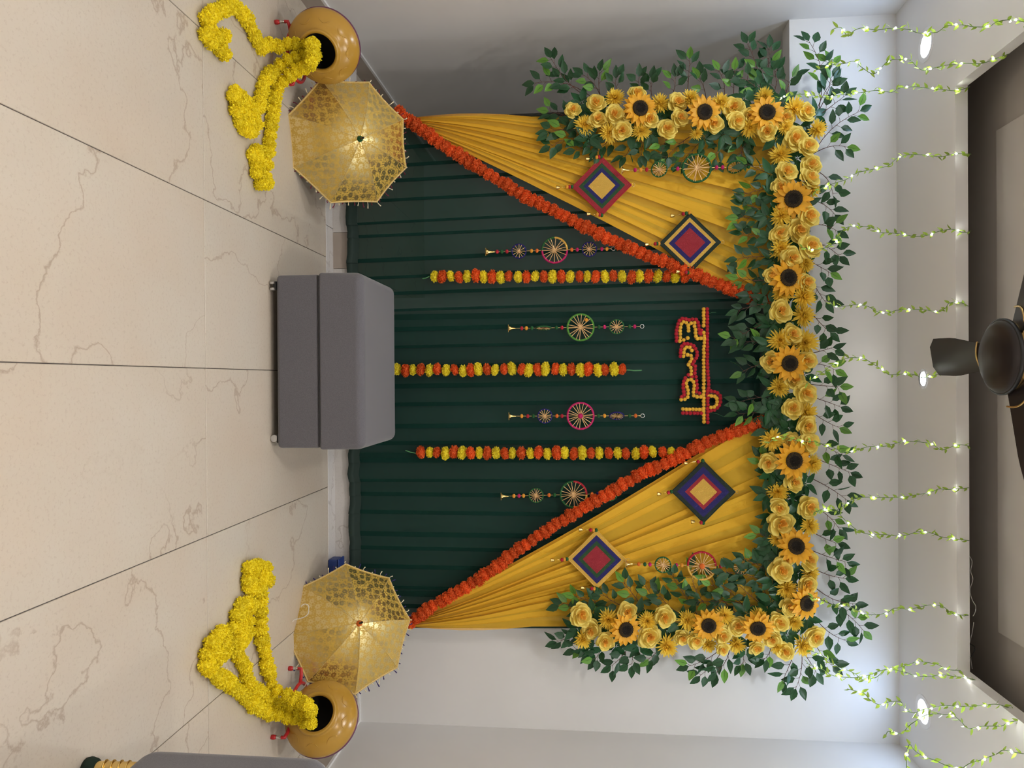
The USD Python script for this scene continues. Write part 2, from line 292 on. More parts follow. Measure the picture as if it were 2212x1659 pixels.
part(ce, 'soffit', cat([box((XL, YL+.01, ZS+.001), (XR, D, ZS+.03)), box((XL, YB, ZS+.001), (XA-.01, YL+.01, ZS+.03)), box((XB+.01, YB, ZS+.001), (XR, YL+.01, ZS+.03)), box((XA-.01, YB, ZS+.001), (XB+.01, YA-.01, ZS+.03))]), m_ceil, smooth=False)
t = .018
part(ce, 'fascia', cat([box((XA-t, YL, ZS), (XB+t, YL+t, ZS+.051)), box((XA-t, YA, ZS), (XA, YL, ZS+.051)), box((XB, YA, ZS), (XB+t, YL, ZS+.051)), box((XA-t, YA-t, ZS), (XB+t, YA, ZS+.051))]), m_ceil, smooth=False)
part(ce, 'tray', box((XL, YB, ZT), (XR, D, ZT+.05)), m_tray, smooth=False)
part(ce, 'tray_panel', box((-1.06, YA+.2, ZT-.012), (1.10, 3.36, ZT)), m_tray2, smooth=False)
# ------------------------------------------------ lamps
for x, y, r, col, inten, lab in DOWNLIGHTS:
    o = thing('downlight', lab, 'ceiling light', (x, y, ZS), group='recessed ceiling downlights')
    part(o, 'trim_ring', lathe([(r, -.001), (r*1.18, -.004), (r*1.38, -.003), (r*1.4, 0)], 40), m_silver if r < .05 else m_white)
    part(o, 'lens', lathe([(0, -.0015), (r*.6, -.002), (r, -.001)], 40), m_lamp)
    l = UsdLux.DiskLight.Define(stage, str(o.GetPath())+'/glow'); l.CreateRadiusAttr(r); l.CreateIntensityAttr(inten); l.CreateColorAttr(Gf.Vec3f(*col)); l.AddTranslateOp().Set(Gf.Vec3d(0, 0, -.006))
o = thing('downlight', 'round downlight in the passage behind the curtain, hidden from the photo', 'ceiling light', (-1.2, 5.1, 2.75))
part(o, 'trim_ring', lathe([(.06, -.001), (.07, -.004), (.08, -.003), (.081, 0)], 32), m_white); part(o, 'lens', lathe([(0, -.002), (.06, -.001)], 32), m_lampw)
l = UsdLux.DiskLight.Define(stage, str(o.GetPath())+'/glow'); l.CreateRadiusAttr(.06); l.CreateIntensityAttr(PASSAGE_I); l.CreateColorAttr(Gf.Vec3f(*NEUT)); l.AddTranslateOp().Set(Gf.Vec3d(0, 0, -.008))
for i, (x, y) in enumerate(PANELS):
    o = thing('ceiling_lamp', f'round tray ceiling lamp outside the photo, {nth(i)} of three counted from the fan', 'ceiling light', (x, y, ZT-.012), group='lamps of the tray ceiling')
    part(o, 'housing', lathe([(.172, 0), (.175, -.07), (.168, -.072), (.162, -.004)], 40), m_white); part(o, 'diffuser', lathe([(0, -.006), (.160, -.005)], 40), m_lampw)
    l = UsdLux.DiskLight.Define(stage, str(o.GetPath())+'/glow'); l.CreateRadiusAttr(.15); l.CreateIntensityAttr(PANEL_I*(2 if y < 0 else 1)); l.CreateColorAttr(Gf.Vec3f(*WARM)); l.AddTranslateOp().Set(Gf.Vec3d(0, 0, -.010))
# ------------------------------------------------ backdrop stand, curtain, drapes
CX0, CX1, CZ0, CZ1 = -1.405, 1.295, .085, 2.345
st = thing('backdrop_stand', 'dark metal pipe stand carrying the green curtain backdrop, feet behind the hem', 'backdrop stand', (0, YC+.045, 0))
for x in (CX0+.02, CX1-.02):
    part(st, 'pole', tube([(x, 0, .02), (x, 0, 1.2), (x, 0, 2.33)], .014, 10), m_black); part(st, 'foot_plate', rbox((x-.12, -.02, 0), (x+.12, .14, .02), .006, 8), m_black)
part(st, 'top_rail', tube([(CX0, 0, 2.33), (0, 0, 2.33), (CX1, 0, 2.33)], .014, 10), m_black)
def pleated(edges, ov, n=None):
    """edges(s)-> positions (k+1, 3) of the pleat lines at height s; every panel runs past the next line and folds back behind it."""
    rows = []
    for s, E, o in zip(*edges):
        row = []; k = len(E)-1
        for i in range(k):
            a, b = E[i], E[i+1]; d = b-a; L = np.linalg.norm(d); d = d/max(L, 1e-9)
            w = min(o[i], L*.8); y = np.array([0, 1.0, 0])
            row += [a + y*(.007 if i else 0), a+(b-a)*.3 + y*.003, a+(b-a)*.75 - y*.002, b + d*w - y*.001, b + d*w + y*.0045, b + d*w*.3 + y*.006]
        row.append(E[-1]); rows.append(row)
    return np.array(rows)
K = 27; wob = rng.uniform(-.018, .018, K+1); wob[0] = wob[-1] = 0; ovk = rng.uniform(.014, .026, K); lean = -.05*np.clip(1.25-1.6*np.linspace(0, 1, K+1), -.35, 1); lean[0] = -.02; lean[-1] = -.02
S = np.linspace(0, 1, 14); E, O = [], []
for s in S:
    z = CZ0+.03+(CZ1-CZ0-.03)*s
    xx = np.linspace(CX0, CX1, K+1)+wob*(1-.3*s)+(1-s)*(-lean)*1.0-(.012 if s < .01 else 0)*0
    xx[0], xx[-1] = CX0+.09*s*.9, CX1-.06*s
    E.append(np.stack([xx, np.full(K+1, YC)+.004*np.sin(7*s+np.arange(K+1)), np.full(K+1, z)], 1)); O.append(ovk)
cu = thing('green_curtain', 'dark bottle green sheer pleated curtain, backdrop behind all the hangings', 'curtain', (0, 0, 0))
part(cu, 'cloth', grid(pleated((S, E, O), None)), m_green, smooth=50)
r0 = pleated((S[:2], E[:2], O[:2]), None)
hem = []
for z, dy in ((CZ0+.062, -.006), (CZ0+.035, -.008), (CZ0+.028, -.012), (CZ0+.012, -.016), (CZ0, -.008), (CZ0+.004, .004)):
    q = r0[0].copy(); q[:, 2] = z+.004*np.sin(q[:, 0]*23)+.003*np.sin(q[:, 0]*61); q[:, 1] += dy; hem.append(q)
part(cu, 'hem', grid(hem), m_hem, smooth=50)
def drape(name, label, g_out, g_in, top_out, top_in, k, seed):
    """yellow sheer gathered at the bottom and fanned out along the rail; the corners are photo points on the drape's plane"""
    r = np.random.default_rng(seed); a = [atY(*q, YD) for q in (g_out, g_in, top_out, top_in)]
    w = np.r_[0, np.sort(np.cumsum(r.uniform(.5, 1.5, k)))]; w = w/w[-1]; sgn = 1 if a[3][0] > a[2][0] else -1
    S = np.linspace(0, 1, 16); E, O = [], []
    ov = r.uniform(.03, .085, k)
    for s in S:
        o = a[0]+(a[2]-a[0])*s; i = a[1]+(a[3]-a[1])*s - np.array([sgn, 0, 0])*.035*math.sin(PI*s)
        o = o - np.array([sgn*.02*math.sin(PI*min(1, s*3))*(1 if s < .34 else 0), 0, 0])
        e = o+(i-o)*w[:, None]; e[:, 1] = YD-.012*(1-s)+.006*np.sin(np.arange(k+1)*2.1); E.append(e); O.append(ov*(.35+.65*s))
    P = pleated((S, E, O), None); bulge = .012*np.sin(np.linspace(0, k*PI*2, P.shape[1]))
    P[:, :, 1] += bulge*(.4+.6*(1-S[:, None]))
    d = thing(name, label, 'drape'); part(d, 'cloth', grid(P), m_yellow, smooth=60)
    c = a[0]*.5+a[1]*.5; part(d, 'tie', tube([c+np.array([x, -.01, .0]) for x in (-.03, 0, .03)], [.006, .012, .006], 8), m_yellow)
    return d
drape('yellow_drape', 'yellow sheer drape fanning from its tie beside the upper golden umbrella', (888, 256), (878, 268), (1695, 247), (1695, 672), 12, 3)
drape('yellow_drape', 'yellow sheer drape fanning from its tie beside the lower golden umbrella', (890, 1352), (885, 1338), (1695, 1353), (1690, 880), 12, 5)
# ------------------------------------------------ marigold heads and garlands
def marigold(seed, n=170, flat=.62, frill=1.0):
    r = np.random.default_rng(seed); V, Fs = [], []
    ms = [ball((0, 0, 0), .78, 2, (1, 1, flat))]
    for i in range(n):
        c = 1-2*(i+.5)/n; th = i*2.39996+r.normal(0, .15); s = math.sqrt(1-c*c); d = np.array([s*math.cos(th), s*math.sin(th), c])+r.normal(0, .06, 3); d /= np.linalg.norm(d)
        t1 = np.cross(d, r.normal(0, 1, 3)); t1 /= np.linalg.norm(t1); t2 = np.cross(d, t1)
        L = r.uniform(.82, 1.12)*frill; w = r.uniform(.075, .125); b = d*.55; tip = d*L+t2*r.uniform(-.13, .13); md = d*.82+t2*r.uniform(-.05, .05)
        P = np.array([[b-t1*w*.3, b+t1*w*.3], [md-t1*w*.85, md+t1*w*.85], [tip-t1*w, tip+t1*w]]); P[2] += t2*np.array([[.06], [-.06]])
        P[:, :, 2] *= flat; ms.append(grid(P))
    return cat(ms)
HEADS = {}
def head_at(parent, kind, mat, variant, c, axis, r, label=None):
    key = (kind, mat.GetPath(), variant); M4 = frame(axis, (0, .3, .95) if abs(axis[2]) < .9 else (0, 1, 0), c, r, rng.uniform(0, 6.28))
    if key not in HEADS:
        flat, n = {'pom': (.80, 300), 'disc': (.70, 270)}[kind]
        p = part(parent, 'marigold', marigold(len(HEADS)+11, n, flat), mat, smooth=True, label=label); HEADS[key] = p; op(UsdGeom.Mesh(p), M4)
    else: partref(parent, 'marigold', HEADS[key], M4, label)
def garland(label, pts, step, r, mats, kind, group=None, jitter=.12, name='marigold_garland', labels=None):
    P = along(pts, step); g = thing(name, label, 'garland', group=group)
    part(g, 'thread', tube(P, .0015, 5), m_string)
    t = np.gradient(P, axis=0)
    for i, p in enumerate(P):
        a = t[i]/np.linalg.norm(t[i])+rng.normal(0, .12, 3); rr = r*rng.uniform(1-jitter, 1+jitter)
        head_at(g, kind, mats[i % len(mats)], int(rng.integers(0, 3)), p+rng.normal(0, r*.07, 3), a/np.linalg.norm(a), rr)
    return g
YG = 3.735
g1 = [(862, 243), (900, 272), (960, 315), (1050, 372), (1110, 410), (1160, 438), (1230, 472), (1300, 508), (1380, 545), (1440, 568), (1500, 592), (1580, 625), (1665, 658)]
g2 = [(888, 1345), (930, 1312), (1000, 1272), (1070, 1225), (1150, 1165), (1230, 1115), (1310, 1068), (1390, 1022), (1460, 990), (1540, 950), (1655, 908)]
garland('orange marigold garland edging the upper yellow drape', [atY(*q, YG) for q in g1], .0385, .0335, [m_org], 'pom')
garland('orange marigold garland edging the lower yellow drape', [atY(*q, YG) for q in g2], .0385, .0335, [m_org], 'pom')
YV = 3.765
def string(label, u, v0, v1, mats, n, tails):
    pts = [atY(v, u+du, YV) for v, du in ((v0, 0), ((v0+v1)/2, .5), (v1, 0))]
    L = np.linalg.norm(pts[2]-pts[0]); g = garland(label, pts, L/(n-1), .0325, mats, 'disc', group='mixed marigold strings on the green curtain')
    for a, b in tails:
        part(g, 'tail', tube([atY(*a, YV), atY((a[0]+b[0])/2, (a[1]+b[1])/2+1, YV-.006), atY(*b, YV)], .003, 5), m_string)
string('yellow and orange marigold string nearest the upper drape', 597, 937, 1478, [m_yel, m_org], 30, [((928, 597), (913, 602))])
string('yellow and orange marigold string rising behind the grey ottoman', 798, 840, 1345, [m_org, m_yel], 29, [((1354, 799), (1386, 800))])
string('yellow and orange marigold string nearest the lower drape', 978, 908, 1468, [m_org, m_yel], 31, [((898, 979), (876, 973))])
def floor_garland(label, pts, crop, nz, z_top, step=.039, r=.030):
    ox, oy, sc = crop; P = []
    for i, (a, b) in enumerate(pts):
        z = .026 if i >= nz else .026+(z_top-.026)*(1-i/nz)**1.3
        P.append(atZ(ox+a/sc, oy+b/sc, z))
    return garland(label, P, step, r, [m_yel2], 'pom', group=None, jitter=.14)
A = (420, 0, 3.606); B = (420, 1180, 3.464); ZM = .21
floor_garland('yellow marigold garland curling like a hook, uppermost on the floor', [(920, 350), (890, 345), (800, 345), (715, 340), (645, 355), (580, 345), (525, 365), (490, 310), (450, 250), (425, 185), (390, 125), (350, 75), (290, 50), (220, 65), (150, 100), (100, 150), (125, 215), (95, 285), (110, 330), (170, 290), (235, 285), (170, 335), (225, 400), (240, 430)], A, 5, ZM)
floor_garland('yellow marigold garland from the upper pot with a folded clump at its end', [(920, 415), (890, 440), (810, 450), (720, 470), (665, 510), (600, 560), (555, 620), (530, 690), (515, 760), (500, 830), (440, 850), (350, 735), (315, 720), (300, 790), (370, 820), (320, 870), (400, 890), (470, 910), (350, 950), (430, 970), (490, 960), (380, 1010), (440, 1020)], A, 5, ZM)
floor_garland('yellow marigold garland from the upper pot reaching furthest down the photo', [(915, 475), (870, 525), (800, 550), (730, 590), (680, 640), (635, 710), (620, 790), (610, 860), (600, 950), (593, 1040), (590, 1100), (575, 1190), (480, 1175), (455, 1240), (530, 1260), (570, 1290), (470, 1310), (500, 1370), (565, 1360), (510, 1430), (575, 1430)], A, 5, ZM)
floor_garland('thick yellow marigold garland along the outer curve from the lower pot', [(875, 1325), (830, 1310), (760, 1290), (680, 1275), (600, 1255), (540, 1240), (470, 1200), (410, 1160), (360, 1100), (300, 1060), (240, 1010), (170, 960), (110, 920), (85, 850), (110, 770), (140, 690), (200, 640), (240, 700), (180, 760), (230, 810), (170, 850), (150, 800)], B, 5, ZM)
floor_garland('yellow marigold garland in the middle strand of the lower pot', [(872, 1240), (830, 1240), (760, 1245), (700, 1215), (620, 1190), (560, 1150), (490, 1100), (430, 1060), (395, 990), (385, 920), (350, 850), (320, 790), (290, 700), (350, 720), (400, 660), (300, 610), (360, 590), (410, 560), (320, 520), (380, 490), (420, 450), (350, 440)], B, 5, ZM)
floor_garland('thin yellow marigold garland ending in a clump beside the lower umbrella', [(855, 1195), (790, 1160), (710, 1120), (640, 1090), (585, 1060), (560, 985), (545, 910), (528, 810), (510, 730), (495, 650), (500, 580), (495, 500), (490, 420), (490, 350), (420, 320), (390, 260), (440, 200), (400, 170), (480, 140), (540, 180), (470, 240), (540, 250)], B, 5, ZM)
# ------------------------------------------------ artificial flowers on the frame
def petal(prof, halfw, phi, rows=6, cols=6, spiral=.12, r=None):
    prof = np.asarray(prof, float); s = np.linspace(0, 1, rows); t = np.linspace(0, 1, len(prof)); R = np.interp(s, t, prof[:, 0]); Z = np.interp(s, t, prof[:, 1]); P = []
    k1, k2 = r.uniform(0, 6.28), r.uniform(-.12, .12)
    for i, si in enumerate(s):
        w = halfw*(.75+.25*min(1, si*2))*(1 if si < .6 else math.sqrt(max(.05, 1-((si-.6)/.4)**2*.72))); row = []
        for c in np.linspace(-1, 1, cols):
            a = phi+c*w; q = R[i]*(1+spiral*c*si+.05*math.sin(3.1*c+k1)*si)-.06*c*c*si; z = Z[i]-.16*c*c*si*si+.05*math.sin(4*c+k1)*si*si+k2*c*si*.5
            row.append((q*math.cos(a), q*math.sin(a), z))
        P.append(row)
    return grid(P)
def make_rose(mat, label, seed):
    r = np.random.default_rng(seed); o = thing('rose', label, 'rose', mat=mat)
    L = [(5, [(.1, -.42), (.5, -.36), (.85, -.15), (1.0, .04), (1.08, -.04)], .78, m_rose, .10), (4, [(.1, -.35), (.5, -.18), (.74, .10), (.84, .28), (.94, .24)], .95, m_rose, .14), (3, [(.08, -.2), (.40, .0), (.54, .30), (.60, .48), (.68, .48)], 1.15, m_rose, .22),
         (3, [(.06, -.1), (.30, .12), (.36, .40), (.38, .58), (.42, .60)], 1.0, m_heart, .30), (2, [(.04, 0), (.16, .2), (.20, .48), (.22, .62)], 1.25, m_heart, .35), (2, [(.02, 0), (.06, .2), (.07, .48), (.08, .58)], 1.3, m_heart, .35)]
    sq = r.uniform(.85, 1.0)
    for k, (n, prof, hw, m, sp) in enumerate(L):
        for i in range(n):
            p = np.array(prof); p[:, 0] *= r.uniform(.9, 1.1); p[:, 1] += r.uniform(-.06, .06)
            v, f = petal(p, hw*r.uniform(.85, 1.05), 2*PI*i/n+k*1.1+r.uniform(-.22, .22), 6, 7, sp, r); v[:, 0] *= sq if k < 3 else .75
            part(o, 'petal', (v, f), m, smooth=True)
    part(o, 'calyx', lathe([(.02, -.8), (.05, -.6), (.2, -.46), (.35, -.36)], 10), m_stem, smooth=True)
    return o
def strap(L, w, el, az, curl, rows=5, cols=3):
    d = np.array([math.cos(az), math.sin(az), 0]); n = np.array([-d[1], d[0], 0]); P = []; p = np.array([0, 0, 0.0]); e = el
    for i in range(rows):
        s = i/(rows-1); ww = w*(.45+1.0*s if s < .6 else 1.05*math.sqrt(max(.02, 1-((s-.6)/.4)**2)))
        up = -d*math.sin(e)+np.array([0, 0, math.cos(e)])
        P.append([p+n*ww*c+up*(.35*ww*abs(c)) for c in np.linspace(-1, 1, cols)])
        p = p+(d*math.cos(e)+np.array([0, 0, math.sin(e)]))*L/(rows-1); e += curl/(rows-1)
    return grid(P)
def make_chrys(mat, label, seed):
    r = np.random.default_rng(seed); o = thing('chrysanthemum', label, 'chrysanthemum', mat=mat)
    def ring(n, L, el, curl, z): return cat([mv(strap(L*r.uniform(.88, 1.1), .075, el+r.normal(0, .1), 2*PI*(i+r.uniform(-.3, .3))/n, curl+r.normal(0, .25)), (0, 0, z)) for i in range(n)])
    part(o, 'outer_petals', cat([ring(24, 1.0, .08, .25, -.1), ring(22, .95, .38, .3, -.05)]), m_chry, smooth=True)
    part(o, 'middle_petals', cat([ring(20, .82, .68, .35, 0), ring(16, .68, .98, .3, .02)]), m_chry, smooth=True)
    part(o, 'inner_petals', cat([ring(11, .52, 1.25, .2, .05), ring(6, .42, 1.45, .1, .05)]), m_chry, smooth=True)
    part(o, 'calyx', lathe([(.02, -.6), (.05, -.4), (.2, -.2), (.3, -.08)], 10), m_stem, smooth=True)
    return o
def make_sunflower(mat, label, seed):
    r = np.random.default_rng(seed); o = thing('sunflower', label, 'sunflower', mat=mat)
    def pet(L, w, el, az, r0, z):
        P = []; d = np.array([math.cos(az), math.sin(az), 0]); n = np.array([-d[1], d[0], 0])
        for i in range(6):
            s = i/5; ww = w*math.sin(PI*min(.97, .13+.87*s))**.8*(1 if s < .55 else .95); e = el-.45*s
            c0 = d*(r0+L*s*math.cos(el*.7))+np.array([0, 0, z+L*(math.sin(el)*s-.22*s*s)])
            P.append([c0+n*ww*c+np.array([0, 0, .12*abs(c)*ww]) for c in (-1, -.5, 0, .5, 1)])
        return grid(P)
    for i in range(16): part(o, 'petal', pet(.62*r.uniform(.92, 1.06), .165, .12+r.normal(0, .05), 2*PI*i/16+r.normal(0, .04), .4, -.06), m_sun, smooth=True)
    for i in range(14): part(o, 'petal', pet(.50*r.uniform(.9, 1.08), .15, .34+r.normal(0, .08), 2*PI*(i+.5)/14+r.normal(0, .05), .40, .0), m_sun, smooth=True)
    part(o, 'seed_disc', lathe([(.0, .06), (.15, .07), (.22, .10), (.36, .12), (.44, .06), (.46, -.05), (.2, -.2), (0, -.2)], 28), m_seed, smooth=True)
    V = []
    for i in range(230):
        q = math.sqrt((i+.5)/230)*.45; a = i*2.39996; z = .075+.05*math.sin(min(1, q/.45)*2.6)
        V.append(ball((q*math.cos(a), q*math.sin(a), z), .017 if q < .2 else .021, 0, (1, 1, 1.7)))
    part(o, 'seeds', cat(V[:90]), m_seed, smooth=True, kind='stuff'); part(o, 'seeds', cat(V[90:]), m_seedtip, smooth=True, kind='stuff')
    part(o, 'calyx', lathe([(.03, -.7), (.06, -.4), (.3, -.22), (.42, -.1)], 12), m_stem, smooth=True)
    return o
SUN = [(1383, 234, 33), (1522, 242, 33), (1657, 243, 34), (1714, 430, 36), (1703, 600, 36), (1706, 785, 34), (1715, 995, 36), (1720, 1180, 34), (1742, 1303, 33), (1637, 1357, 32), (1531, 1351, 31), (1352, 1360, 32)]
ROSE = [(1237, 237, 15), (1287, 223, 18), (1292, 258, 18), (1327, 248, 19), (1343, 282, 19), (1376, 203, 17), (1357, 247, 15), (1404, 258, 16), (1464, 221, 19), (1469, 254, 17), (1441, 278, 19), (1543, 268, 17), (1584, 232, 20), (1592, 261, 18), (1620, 250, 16), (1658, 284, 17), (1696, 254, 17), (1742, 242, 18), (1718, 300, 22), (1745, 316, 19), (1699, 371, 20), (1752, 357, 19), (1749, 385, 20), (1687, 404, 17), (1747, 467, 21), (1726, 497, 22), (1685, 505, 19), (1750, 532, 22), (1710, 556, 20), (1667, 594, 15), (1742, 611, 18),
        (1687, 672, 21), (1712, 722, 19), (1743, 780, 19), (1666, 781, 19), (1715, 820, 20), (1740, 849, 22), (1712, 882, 19), (1744, 921, 19), (1707, 952, 17), (1747, 957, 20), (1660, 1000, 18), (1715, 1041, 18), (1684, 1096, 17), (1747, 1096, 21), (1687, 1132, 24), (1699, 1206, 15), (1747, 1209, 19), (1688, 1231, 22), (1745, 1261, 17), (1705, 1311, 17), (1683, 1345, 18), (1761, 1375, 19), (1696, 1406, 17),
        (1593, 1353, 19), (1560, 1373, 18), (1503, 1383, 17), (1473, 1378, 15), (1561, 1402, 13), (1634, 1399, 15), (1667, 1380, 17), (1435, 1333, 20), (1403, 1375, 22), (1356, 1322, 18), (1307, 1386, 17), (1276, 1360, 20), (1254, 1329, 22)]
CHRY = [(1328, 213, 22), (1263, 270, 21), (1318, 287, 22), (1385, 283, 20), (1426, 224, 21), (1491, 214, 20), (1556, 223, 21), (1505, 289, 13), (1620, 275, 21), (1651, 209, 19), (1716, 235, 23), (1697, 274, 16), (1764, 280, 21), (1687, 335, 23), (1753, 411, 18), (1688, 466, 23), (1687, 537, 24), (1740, 571, 18), (1688, 632, 22), (1735, 641, 26), (1735, 682, 24), (1685, 735, 24), (1739, 740, 26), (1683, 836, 22), (1740, 891, 24), (1668, 950, 24), (1754, 1002, 21), (1680, 1062, 22), (1748, 1136, 21), (1680, 1165, 18), (1748, 1239, 21), (1699, 1272, 22), (1715, 1343, 19), (1734, 1395, 22), (1677, 1396, 16),
        (1639, 1329, 17), (1565, 1330, 19), (1591, 1391, 20), (1530, 1392, 17), (1485, 1340, 21), (1441, 1395, 23), (1398, 1341, 20), (1314, 1338, 22), (1259, 1381, 20)]
def strip(v, u): return 'vertical' if v >= 1640 else 'upper' if u < 800 else 'lower'
def ordinal(L, q, words):
    s = strip(*q[:2]); same = sorted([p for p in L if strip(*p[:2]) == s], key=lambda p: p[1] if s == 'vertical' else p[0]); i = same.index(q)
    end = 'top' if s == 'vertical' else 'left'
    return f'{words}, {nth(i)} from the {end} in the {s} flower strip'
def flowers(L, make, Yf, words, name, cat_, group, seed, nvar):
    r = np.random.default_rng(seed); protos = []
    for i, q in enumerate(L):
        v, u, rp = q; s = strip(v, u); Y = Yf+r.uniform(-.012, .012); c = atY(v, u, Y)
        mid = 243 if s == 'upper' else 1360 if s == 'lower' else None
        n = np.array([0, -1.0, .12])+r.normal(0, .13, 3)
        if mid: n += np.array([(u-mid)/60*.35, 0, 0])
        else: n += np.array([0, 0, (v-1712)/60*.35])
        lab = ordinal(L, q, words); M4 = frame(n, (0, 0, 1), c, rp*px(Y)*1.13, r.uniform(0, 6.28))
        if i < nvar: protos.append(make(M4, lab, seed+i)); keys(protos[-1], group=group)
        else: copy(protos[int(r.integers(0, nvar))], name, M4, lab, cat_, group)
flowers(SUN, make_sunflower, 3.625, 'sunflower with dark brown centre', 'sunflower', 'sunflower', 'sunflowers of the flower border', 100, 2)
flowers(ROSE, make_rose, 3.655, 'pale yellow artificial rose', 'rose', 'rose', 'yellow roses of the flower border', 200, 4)
flowers(CHRY, make_chrys, 3.672, 'spiky yellow chrysanthemum', 'chrysanthemum', 'chrysanthemum', 'chrysanthemums of the flower border', 300, 3)
# ------------------------------------------------ leaves
def leaf(L, w, fold=.25, droop=.3, rows=5):
    P, uv = [], []
    for i in range(rows):
        s = i/(rows-1); ww = w*.5*(math.sin(PI*min(1, s**.72))*1.02 if s < 1 else 0)+(.0004)
        for c in (-1, 0, 1): P.append((L*s, c*ww, fold*abs(c)*ww-droop*L*s*s*.35)); uv.append((s, .5+c*.5))
    return grid(np.array(P).reshape(rows, 3, 3)), np.array(uv)
def put_leaf(parent, base, d, n, L, w, mat, r, name='leaf'):
    (v, f), uv = leaf(L, w, r.uniform(.1, .45), r.uniform(-.1, .6))
    d = d/np.linalg.norm(d); n = n-d*(n@d); n /= np.linalg.norm(n); y = np.cross(n, d)
    part(parent, name, (base+v[:, :1]*d+v[:, 1:2]*y+v[:, 2:]*n, f), mat, uv=uv)
def spray(label, a, b, Y, r, big=1.0):
    A, Bp = atY(*a, Y+.03), atY(*b, Y-.02); A = A-(Bp-A)/np.linalg.norm(Bp-A)*.05; L = np.linalg.norm(Bp-A); side = np.cross((Bp-A)/L, [0, -1, 0]); bend = r.uniform(-.12, .12)*L
    C = lambda s: A+(Bp-A)*s+side*bend*math.sin(PI*s)+np.array([0, -.02*math.sin(PI*s), 0])
    o = thing('leaf_spray', label, 'leaf spray'); n = max(4, int(L/.034)); tw = [tube([C(s) for s in np.linspace(0, .97, 7)], np.linspace(.0022, .0009, 7), 5)]
    for i in range(n):
        s = .33+.64*(i+.5)/n; sg = 1 if i % 2 else -1; base = C(s); dirn = (C(min(1, s+.05))-C(s-.05)); dirn /= np.linalg.norm(dirn)
        out = dirn*r.uniform(.35, .9)+side*sg*r.uniform(.6, 1.0)+np.array([0, r.uniform(-.35, .25), -.15]); out /= np.linalg.norm(out)
        tl = r.uniform(.012, .03); tip = base+out*tl; tw.append(tube([base, base+out*tl*.5+dirn*.002, tip], [.0011, .0009, .0008], 4))
        put_leaf(o, tip, out+dirn*r.uniform(0, .4), np.array([0, -1, 0])+r.normal(0, .35, 3), r.uniform(.054, .074)*big, r.uniform(.030, .040)*big, m_leaf2 if r.random() < .16 else m_leaf, r)
    put_leaf(o, C(.97), C(1)-C(.9), np.array([0, -1, 0])+r.normal(0, .3, 3), .066*big, .034*big, m_leaf2 if r.random() < .4 else m_leaf, r)
    part(o, 'twig', cat(tw), m_twig, smooth=True)
    return o
